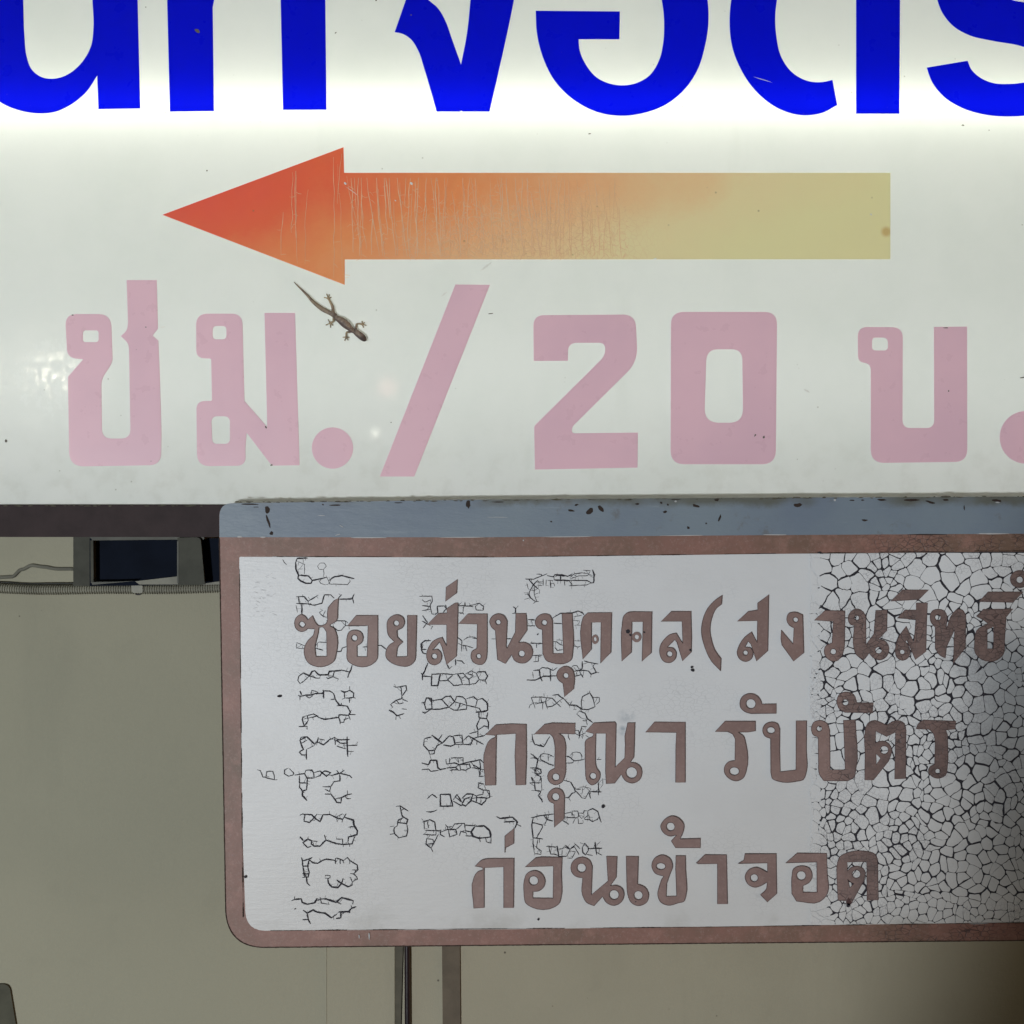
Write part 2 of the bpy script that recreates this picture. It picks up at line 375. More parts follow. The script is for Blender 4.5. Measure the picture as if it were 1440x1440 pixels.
# ------------------------------------------------------------------ steel bracket
t = thing('steel_bracket', 'open dark steel bracket between the lit sign and the wall, above the conduit', 'bracket', P(200, 822, .05))
BY = .035
sheet('back_plate', [poly('126,757 340,757 340,816 252,823 126,824')], BY+.012, .003, NAVY, t)
sheet('top_flange', [poly('126,754.5,1 287,753.5,3 287,758.5 130,760')], BY, .011, PALE, t)
sheet('side_flange', [poly('127,760 131,760 131.5,818 127.5,820')], BY+.001, .010, STEEL, t)
sheet('bottom_flange', [poly('128,818.5 165,818 190,817 130,822.5')], BY, .011, PALE, t)
sheet('strap', [poly('249.5,756,1 282,755.5,6 288,822 250,823')], BY-.004, .004, STEEL, t)
sheet('strap_edge', [poly('249,761 251.2,761 251.2,820 249,820')], BY-.0045, .004, PALE, t)
sheet('lower_plate', [poly('190,817.5 250,810.5 250,822 196,822')], BY+.01, .003, flat('dusty_plate', (.26, .25, .21), .7), t)
sheet('lower_plate', [poly('284,821 340,813 340,820 286,823')], BY+.01, .003, flat('dusty_plate', (.26, .25, .21), .7), t)
sheet('end_plate', [poly('103,754 129,754 129,824 103,824')], .12, .07, STEEL, t)

# ------------------------------------------------------------------ lit sign box
LB = thing('lightbox_sign', 'large white backlit sign with blue lettering, orange arrow and pink price, seen cropped', 'sign', P(720, 755, 0))
sheet('face_panel', [poly('-260,-420 1720,-420 1720,712 -260,712.5', n=1)], 0, .003, FACE, LB)
# brown bottom rail: front lip, then depth back to the wall side
box('bottom_rail', P(-260, 711)+Vector((0, -.002, 0)), P(1720, 753.5)+Vector((0, .11, 0)), FRAME, LB, .0012)
box('back_panel', P(-260, -420)+Vector((0, .095, 0)), P(1720, 711)+Vector((0, .105, 0)), INNER, LB)
v, f = [], []
TUBE = emis('lamp_phosphor', (1.0, 1.0, .87), 7)
FILL_TUBE = emis('fill_tube_glow', (.97, 1.0, .97), 3.2)  # unseen dim tube, added to brighten the lower face
tz = P(0, 147).z
for x0, x1 in ((-1.0, -.31), (-.305, .385), (.39, 1.05)):
    tb = tube('fluorescent_or_fill_tube', [Vector((x0+(x1-x0)*i/6, .0215, tz)) for i in range(7)], .013, TUBE, LB, 16)
    tb = tube('fluorescent_or_fill_tube', [Vector((x0+(x1-x0)*i/6, .080, P(0, 545).z)) for i in range(7)], .013, FILL_TUBE, LB, 16)  # added fill row, deep in the box

GL = []
def glyph(Y, th, mat, parent, ox, oy, k, outer, *holes, n=6):
    def H(h):
        if isinstance(h, str): return poly(h, ox, oy, k, n)
        return [Vector((ox+p.x/k, oy+p.y/k)) for p in circ(*h)]
    loops = [poly(outer, ox, oy, k, n)]+[H(h) for h in holes]
    o = sheet('letter', loops, Y, th, mat, parent)
    if mat is LETTER:
        v, f = [], []
        for l in loops:
            m_ = len(l); b = 0; b0 = len(v); ar = sum(l[i].x*l[(i+1) % m_].y-l[(i+1) % m_].x*l[i].y for i in range(m_)); sg = 1 if ar > 0 else -1
            if l is not loops[0]: sg = -sg
            for i in range(m_):
                d = (l[(i+1) % m_]-l[i-1]); d = d.normalized() if d.length > 1e-6 else Vector((1, 0)); nn = Vector((-d.y, d.x))*sg
                w_ = .55+.75*abs(noise.noise(Vector((l[i].x/9, l[i].y/9, 2))))
                v.append(P(l[i].x-nn.x*.25, l[i].y-nn.y*.25, Y-.00012)); q = l[i]+nn*w_; v.append(P(q.x, q.y, Y-.00012))
            for i in range(m_):
                j = (i+1) % m_; f.append((b0+2*i, b0+2*i+1, b0+2*j+1, b0+2*j))
        e = link('brush_edge', v, f, LEDGE, o)
    return o
U = lambda mat, ox, oy, k, o, *h: glyph(-.0006, .0005, mat, LB, ox, oy, k, o, *h)
U(BLUE, 0, 0, 3, '-90,-300 -90,250~ -60,370~ 0,430~ 85,466~ 170,478~ 225,473~ 300,440~ 365,385~ 410,317 415,460 591,457 580,0 576,-300 386,-300 390,0 394,120~ 385,190~ 355,250~ 300,305~ 260,325~ 220,332~ 175,325~ 135,295~ 110,230~ 103,160~ 97,0 93,-300')
U(BLUE, 0, 0, 3, '697,-300 705,0 717,470 902,468 897,30 903,0~ 925,-60~ 1000,-110~ 1120,-110~ 1170,-60~ 1184,0 1194,463 1377,462 1372,0 1370,-300')
U(BLUE, 480, 0, 3, '225,135 272,0 300,-80 340,-25~ 370,2~ 405,32~ 440,90~ 465,160~ 505,272 530,140~ 545,0 560,-300 750,-300 728,0~ 712,80~ 625,470 512,470 507,466 500,470 402,470 350,290~ 325,215~ 293,165~ 260,143~')
U(BLUE, 480, 0, 3, '820,45 1175,48 1173,165 1001,165 1005,210~ 1030,270~ 1075,325~ 1130,352~ 1185,360~ 1245,350~ 1300,318~ 1340,255~ 1358,180~ 1362,100~ 1352,0~ 1330,-80~ 1250,-300 1470,-300 1530,-80~ 1545,0~ 1549,90~ 1535,190~ 1500,300~ 1440,385~ 1370,440~ 1280,475~ 1180,488~ 1080,472~ 980,420~ 900,340~ 850,240~ 825,140~')
U(BLUE, 960, 0, 3, '260,-300 222,-90~ 205,0~ 198,90~ 210,200~ 250,300~ 320,395~ 410,460~ 515,486~ 590,475~ 652,443 632,337 590,346~ 530,342~ 465,308~ 418,245~ 395,150~ 391,60~ 398,0~ 415,-80~ 450,-300')
U(BLUE, 960, 0, 3, '732,-300 732,479 914,479 917,0 917,-300')
U(BLUE, 960, 0, 3, '1040,-300 1062,-60~ 1075,0~ 1097,55~ 1143,110~ 1215,150~ 1300,170~ 1440,197~ 1530,235~ 1560,280~ 1530,325~ 1440,348~ 1380,354~ 1310,350~ 1255,327~ 1218,293~ 1202,256 1030,285 1050,340~ 1100,405~ 1180,455~ 1270,482~ 1370,491~ 1440,488~ 1560,470~ 1660,420~ 1720,320~ 1700,200~ 1600,90~ 1440,10~ 1390,0~ 1300,-100~ 1280,-300')
sheet('arrow', [poly('228.5,302 483,207 483.7,243 1252,243 1252,364.5 484.7,364.7 484.7,400.5')], -.0006, .0005, ARROW, LB)
k4 = (60, 370, 3.6)
U(PINK, *k4, '425,86 577,86 583,332 556,366,6 585,392 592,560 601,860 598,1022,55 135,1030,70 128,575,6 205,487,4 125,478,60 113,258,55 345,258,60 354,500,25 296,590,30 300,888,45 445,888,45 437,440 433,405,20 396,370 428,340,20 432,300', '203,340,15 283,340,15 283,400,15 203,400,15')
U(PINK, *k4, '1123,252 1277,252 1300,1023 1160,1025 1032,858,4 1026,935,6 1028,1025,60 782,1028,60 778,700,60 857,697,6 853,483,8 778,480,50 776,256,55 1010,256,50 1021,697 1137,830', '860,318,20 930,318,20 930,386,20 860,386,20', '853,775,30 948,775,30 948,915,25 858,915,25')
sheet('letter', [circ(467.5, 630, 29, n=48)], -.0006, .0005, PINK, LB)
U(PINK, 400, 370, 3.6, '865,108 1040,110 657,1080 483,1080')
U(PINK, 720, 370, 3.6, '108,264,50 625,260,60 636,500,70 303,830,20 303,862,20 637,858 635,1035 116,1045 112,825,8 472,468,30 472,403,30 283,403,45 283,494 110,495')
U(PINK, 720, 370, 3.6, '805,247,60 1342,247,60 1335,1018,65 803,1018,65', '985,436,55 1166,436,50 1170,808,65 973,808,70')
U(PINK, 1100, 370, 4.235, '450,380,55 718,382,60 716,982,45 906,982,45 904,380 1101,378 1102,1183,70 528,1190,75 528,597,40 452,590,45', '535,443,22 630,443,30 630,520,22 535,520,22')
sheet('letter', [circ(1443, 615, 37, n=48)], -.0006, .0005, PINK, LB)
# scratches, nicks, specks and painted glints on the sheet
def blob(cx, cy, r, j=.35, n=9, ax=1.0, rot=0.0):
    c, s_ = math.cos(rot), math.sin(rot); o = []
    for k in range(n):
        a = 2*math.pi*k/n; rr = r*(1+random.uniform(-j, j)); x, y = rr*ax*math.cos(a), rr*math.sin(a)
        o.append(Vector((cx+x*c-y*s_, cy+x*s_+y*c)))
    return o
v, f = [], []
for cx, cy, r, ax, rot in [(277, 43, 3, 2, .4), (291, 240, 1.4, 1, 0), (578, 21, 1.2, 1.5, 0), (472, 46, 1, 2, -.8), (374, 601, 1.2, 2.2, .9), (690, 441, .8, 6, -.1), (529, 0, 1.6, 1, 0), (1074, 615, 1.8, 1.6, 2.2), (1062, 612, 1.2, 2, 2), (1330, 461, 1, 5, 0), (1334, 550, 1, 2, 1.5), (1438, 531, 1, 6, -.2), (102, 443, 1, 2.5, -.2), (829, 188, 1, 2.5, -.2), (1354, 176, 1.6, 1.6, 0), (1391, 183, 1, 1, 0), (205, 10, 1, 1, 0), (205, 460, .8, 1.5, 0), (8, 620, 3, .8, 0), (550, 594, 1, 1, 0), (382, 654, 1.4, 1.6, 0)]:
    sheet_geo([blob(cx, cy, r*.75, ax=ax, rot=rot)], -.0009, .0002, v, f)
tag(link('dirt_speck', v, f, flat('speck_dirt', (.16, .14, .12), .8), LB), kind='stuff')
v, f = [], []
for x0, y0, x1, y1, wd in [(1060, 108, 1086, 116, .9), (675, 381, 692, 368, 3), (224, 461, 233, 459, 2.6), (620, 417, 629, 410, 2.2), (1130, 547, 1139, 552, 2.6), (484, 256, 487, 260, 3), (577, 256, 580, 260, 3.6), (486, 262, 505, 276, .7), (555, 281, 557, 283, 1.6), (1224, 300, 1226, 303, 2), (918, 365, 924, 363, 2)]:
    a, b = Vector((x0, y0)), Vector((x1, y1)); d = (b-a).normalized(); nn = Vector((-d.y, d.x))*wd/2
    sheet_geo([[a, a.lerp(b, .3)+nn, a.lerp(b, .75)+nn*.7, b, a.lerp(b, .6)-nn, a.lerp(b, .2)-nn*.6]], -.0010, .0002, v, f)
tag(link('scratch_and_glint', v, f, flat('scratch_glint_white', (.9, .9, .86), .4), LB), kind='stuff')  # bare scratches, plus white slivers painted in as glints

# ------------------------------------------------------------------ painted sign below
SY = -0.022
PS = thing('painted_sign', 'old white painted sign with brown lettering, cracked paint and red brown border', 'sign', P(900, 1330, SY))
plate = sheet('plate', [poly('308,708,18 1720,697 1720,1320 318,1333,52')], SY, .018, BORDER, PS)
sheet('blue_band', [poly('308.6,707.8,17 680,702.6 1080,699.8 1720,697.2 1720,749 1440,750.5 1080,752.5 680,755.5 308.6,755.5')], SY-.0007, .0006, BBLUE, PS)
panel = sheet('white_panel', [poly('336.5,783,2 680,784 1080,779 1720,773 1720,1293 1440,1297 1040,1302.5 700,1307 346,1309,26 341,1170 338,950')], SY-.0007, .0006, WHITE, PS)
L_Y = SY-.0019
Lt = lambda ox, oy, k, o, *h: glyph(L_Y, .0010, LETTER, PS, ox, oy, k, o, *h, n=4)
a = (400, 800, 7.2)
Lt(*a, '235,515 282,472 310,535 345,572~ 385,570~ 425,545~ 432,450 440,390 500,320 548,295 540,400 525,530~ 460,575~ 500,600~ 525,650~ 527,850~ 500,935~ 440,978~ 300,985~ 240,950~ 205,890~ 200,800~ 240,720~ 290,670~ 305,610 235,605 215,625~ 165,637~ 120,610~ 100,555~ 120,490~ 170,460~ 210,480~', '348,595 385,590~ 425,640 428,885 318,885 310,790~ 330,700~ 345,630~', '145,560~ 175,532~ 210,562~ 180,592~')
Lt(*a, '635,575 725,470 945,470 945,800 935,920~ 870,978~ 700,975~ 640,930~ 632,800 632,690~ 655,635~ 715,618~ 775,640~ 797,690~ 780,750~ 735,780 735,888 835,888 845,575', (708, 700, 30))
Lt(*a, '1243,470 1340,470 1330,890 1320,930~ 1265,982~ 1160,982~ 1060,935~ 1030,900~ 1030,820~ 1060,770~ 1110,738 1050,670~ 1037,600~ 1045,520~ 1090,475~ 1145,462~ 1200,490~ 1217,545~ 1195,595~ 1140,625 1145,690 1200,743 1150,790~ 1135,890 1243,885', (1132, 550, 28))
a = (580, 800, 7.2)
Lt(*a, '340,185 455,105 448,245 333,330')
Lt(*a, '145,565 262,450 350,445 345,400 430,345 462,345 455,700 445,885 345,970 300,800 275,742 205,822 250,812~ 290,850~ 297,900~ 270,955~ 220,975~ 165,950~ 140,880~ 160,800~ 215,725~ 300,690 345,780 345,565', (222, 885, 28))
Lt(*a, '465,555 560,455 757,455 757,840 745,920~ 715,965~ 665,970~ 610,940~ 590,880~ 605,830~ 650,805 655,560', (670, 885, 24))
Lt(*a, '1045,450 1150,450 1160,540 1160,625 1075,745 1130,742~ 1190,770~ 1218,830~ 1200,905~ 1150,950~ 1090,955~ 1030,925~ 1005,870 940,960 860,920 848,780 838,625 800,590~ 780,530~ 810,475~ 870,452~ 930,475~ 960,525 950,780 955,805 1040,640', (868, 540, 25), (1105, 858, 32))
a = (720, 830, 7.2)
Lt(*a, '505,235 610,235 615,640~ 600,705~ 545,740~ 420,740~ 345,710~ 310,640 305,400 265,385~ 233,335~ 250,275~ 310,238~ 380,250~ 412,310 415,640 520,640', (327, 328, 27))
Lt(*a, '515,945 470,910~ 450,860~ 475,800~ 540,768~ 610,800~ 632,860~ 625,1000 530,1080', (545, 865, 27))
Lt(*a, '765,228 1010,225 1003,630 895,740 900,325 805,328 805,600 715,700 703,330~ 725,265~')
sheet('letter', [circ(720+841/7.2, 830+498/7.2, 35/7.2, 48/7.2), circ(720+841/7.2, 830+498/7.2, 15/7.2, 22/7.2)], L_Y, .001, LETTER, PS)
Lt(*a, '1175,222~ 1230,215 1418,217 1412,635 1315,720 1325,320 1215,320 1210,630 1110,720 1115,330~ 1130,260~')
sheet('letter', [circ(720+1262/7.2, 830+475/7.2, 48/7.2, 53/7.2), circ(720+1262/7.2, 830+475/7.2, 22/7.2, 24/7.2)], L_Y, .001, LETTER, PS)
a = (860, 820, 7.2)
Lt(*a, '500,388 605,285 805,285 812,560 808,700 718,790 660,600 640,575 565,650 620,655~ 655,700~ 645,770~ 600,805~ 530,795~ 490,730~ 490,640~ 540,560~ 590,520~ 655,505 720,610 712,388', (588, 718, 28))
Lt(*a, '1122,120 1115,215 1060,260~ 1015,360~ 998,460~ 1010,560~ 1050,680~ 1110,765 1105,890 1010,790~ 940,640~ 908,500~ 920,380~ 975,250~ 1050,170~')
a = (1000, 800, 7.2)
Lt(*a, '265,530 375,430 470,415 470,345 585,260 580,560 575,830 460,935 400,760 375,735 345,790 400,800~ 425,850~ 410,910~ 350,940~ 290,915~ 262,860~ 285,770~ 340,690~ 410,635 465,745 468,525', (348, 850, 24))
Lt(*a, '930,465 940,850 835,935 715,770 705,710 710,620 830,760 838,600 790,570~ 765,520~ 785,450~ 850,435~', (855, 515, 25))
a = (1140, 800, 9)
Lt(*a, '45,650 180,525 435,530 432,830 420,1030~ 390,1110~ 330,1165~ 260,1165~ 190,1110~ 170,1050~ 185,980~ 270,935 285,665', (285, 1048, 36))
Lt(*a, '822,525 970,520 965,780 860,890 920,900~ 975,950~ 992,1030~ 960,1110~ 880,1155~ 800,1130~ 740,1070 670,1150 580,1090~ 545,1000~ 550,720 500,700~ 472,630~ 500,550~ 580,505~ 650,530~ 700,600 700,960 800,820', (583, 620, 30), (858, 1030, 42))
Lt(*a, '1010,410 1160,265 1495,265 1370,388')
Lt(*a, '1095,625 1190,520 1335,520 1335,430 1480,430 1468,700 1460,1045 1325,1150 1215,900 1200,920 1245,990~ 1258,1060~ 1230,1130~ 1160,1160~ 1090,1120~ 1068,1040~ 1090,930~ 1120,850~ 1210,725 1305,930 1330,640', (1158, 1052, 30))
a = (1280, 790, 9)
Lt(*a, '250,690~ 280,620~ 350,600~ 430,620~ 470,690 455,860 540,650~ 600,600~ 660,610~ 705,680 700,1090 545,1290 560,860 460,1080 445,1220 370,1180~ 315,1100 315,830 265,770~', (350, 705, 36))
Lt(*a, '835,690 925,600 1300,598 1215,700 1195,1000~ 1180,1170~ 1100,1243~ 910,1240~ 825,1160~ 815,1000~ 840,870~ 980,780 920,735~', '975,860 1055,820 1055,1100 975,1100')
Lt(*a, '870,505 985,380 1430,380 1300,515')
Lt(*a, '1265,220~ 1290,150~ 1385,108~ 1480,150~ 1505,220~ 1480,290~ 1385,330~ 1290,290~', (1385, 228, 42))
a = (660, 990, 7.2)
Lt(*a, '160,312 265,210 420,200 577,205 580,540 570,820 470,822 460,520 470,300 275,312 270,560 268,822 160,825 168,430~ 205,365~ 262,335 258,318')
Lt(*a, '655,305 760,205 840,190 1070,195 1070,305 905,300 950,330~ 972,390~ 975,540 965,740~ 940,790~ 870,820~ 810,790~ 790,735~ 810,680~ 862,650 865,540 860,400~ 840,330~ 815,305', (875, 740, 36))
Lt(*a, '855,1010 810,985~ 790,935~ 815,880~ 880,850~ 940,875~ 965,930 960,1165 860,1250', (873, 940, 38))
a = (820, 990, 7.2)
Lt(*a, '25,280 105,190 320,180 335,200 325,640 420,545 425,400 420,330 450,190 525,188 520,400 515,540 480,590 540,600~ 585,640~ 597,700~ 570,770~ 500,803~ 430,780~ 385,715 320,803 232,808 225,680 230,300 130,298 125,480 140,650~ 172,700~ 150,790~ 90,822~ 45,790~ 20,640 18,480 28,365~ 95,328 105,300', (100, 730, 33), (490, 695, 56))
Lt(*a, '632,285 722,182 1035,185 1035,795 935,795 937,440 943,290')
a = (1000, 970, 7.2)
Lt(*a, '40,425 140,318 450,318 450,418 370,430 275,430 330,470~ 352,540~ 355,830~ 330,890~ 260,925~ 190,905~ 135,840~ 135,780~ 175,730~ 240,715 243,500 215,450~ 165,425', (235, 825, 48, 40))
Lt(*a, '290,140~ 310,75~ 375,38~ 460,55~ 505,110~ 515,145 660,142 660,240 405,243 345,225~ 300,185~', (402, 142, 48))
Lt(*a, '860,315 968,315 965,600 962,850~ 935,910~ 870,928~ 680,928~ 620,900~ 603,840 600,495 545,470~ 520,410~ 545,350~ 610,325~ 675,345~ 697,400 695,600 700,830 858,812', (605, 410, 40, 32))
a = (1130, 960, 6)
Lt(*a, '335,318 438,312 440,750~ 425,800~ 370,830 170,828 135,780~ 125,650 122,460 80,440~ 65,390~ 85,335~ 145,318~ 200,345~ 222,400 225,735 350,735 345,560', (132, 388, 22))
Lt(*a, '280,160~ 300,100~ 360,78~ 420,98~ 450,168 588,170 585,255 350,252 300,220~', (353, 167, 26))
Lt(*a, '520,400~ 540,345~ 600,318~ 640,330~ 700,358 760,325~ 810,322~ 850,345~ 865,400 862,810 768,815 775,420 700,455 610,410 605,510 640,495~ 700,500~ 745,560~ 720,660 590,822 515,822 518,600', (680, 568, 34), '612,600 650,638 614,690')
Lt(*a, '950,390 965,350~ 1010,315 1285,325 1280,392 1200,400 1215,440 1215,700~ 1200,780~ 1140,808~ 1080,790~ 1052,750~ 1070,705~ 1105,690 1110,500 1095,430~ 1060,395', (1133, 748, 22))
a = (650, 1150, 7.2)
Lt(*a, '430,185 525,105 522,262 440,305 430,355')
Lt(*a, '128,490 200,425~ 260,412 525,410 520,912 418,912 418,498 222,508 222,912 115,917 118,600~ 150,550~ 208,528 205,505')
Lt(*a, '637,498 740,405 800,395 1012,400 1005,560 1000,820~ 985,865~ 940,902~ 700,905~ 640,860~ 625,800 625,640~ 650,570~ 730,533~ 800,560~ 840,640~ 820,710~ 780,740~ 715,750 715,812 918,815 922,490', (722, 637, 46))
Lt(*a, '1460,390 1568,392 1560,604 1500,690 1560,683~ 1620,715~ 1640,780~ 1615,850~ 1540,890~ 1460,860~ 1420,800 1335,893 1260,860~ 1215,780~ 1218,610 1150,595~ 1110,555~ 1098,510~ 1120,440~ 1220,398~ 1290,430~ 1318,490 1308,780 1475,640', (1207, 508, 45), (1537, 780, 48))
a = (820, 1130, 6.545)
Lt(*a, '395,485 510,487 502,740 570,770~ 605,840~ 585,910~ 505,942~ 440,910~ 410,840~ 400,720', (508, 845, 40))
Lt(*a, '853,480 943,480 945,600 945,860~ 930,900~ 880,915~ 780,938~ 710,905~ 685,840~ 700,760~ 720,700 740,670 660,640~ 630,570~ 655,505~ 730,472~ 800,505~ 825,580~ 800,650~ 770,740 765,855 860,852 850,600', (715, 578, 42, 30))
Lt(*a, '860,290 800,302~ 735,265~ 712,210~ 745,150~ 820,112~ 885,135~ 930,200~ 925,250~ 895,325 1080,320 1080,408 850,408 810,345', (805, 213, 38))
Lt(*a, '1040,548 1120,470 1320,472 1330,925 1235,925 1235,555 1060,556')
a = (1020, 1170, 6)
Lt(*a, '110,268 155,238 165,183 430,183 435,520 355,592 295,530 345,480~ 352,425 300,455~ 250,468~ 190,440~ 165,380~ 190,325~ 260,297~ 330,325~ 355,340 355,262', (243, 388, 32))
Lt(*a, '510,262 605,178 855,180 862,350 862,520~ 850,540~ 795,590~ 600,585 560,520 560,380~ 575,310~ 650,285~ 715,310~ 735,370~ 710,425~ 655,455 655,508 772,508 770,255', (640, 368, 38))
Lt(*a, '950,580 940,400 945,260~ 965,210~ 1030,175~ 1200,165~ 1260,185~ 1285,230 1292,575 1195,578 1192,250 1028,255 1030,330 1060,300~ 1110,288~ 1160,305~ 1185,345 1170,410 1060,610 1020,605 1020,580', (1105, 355, 34), '1035,400 1060,425 1085,435 1050,470')

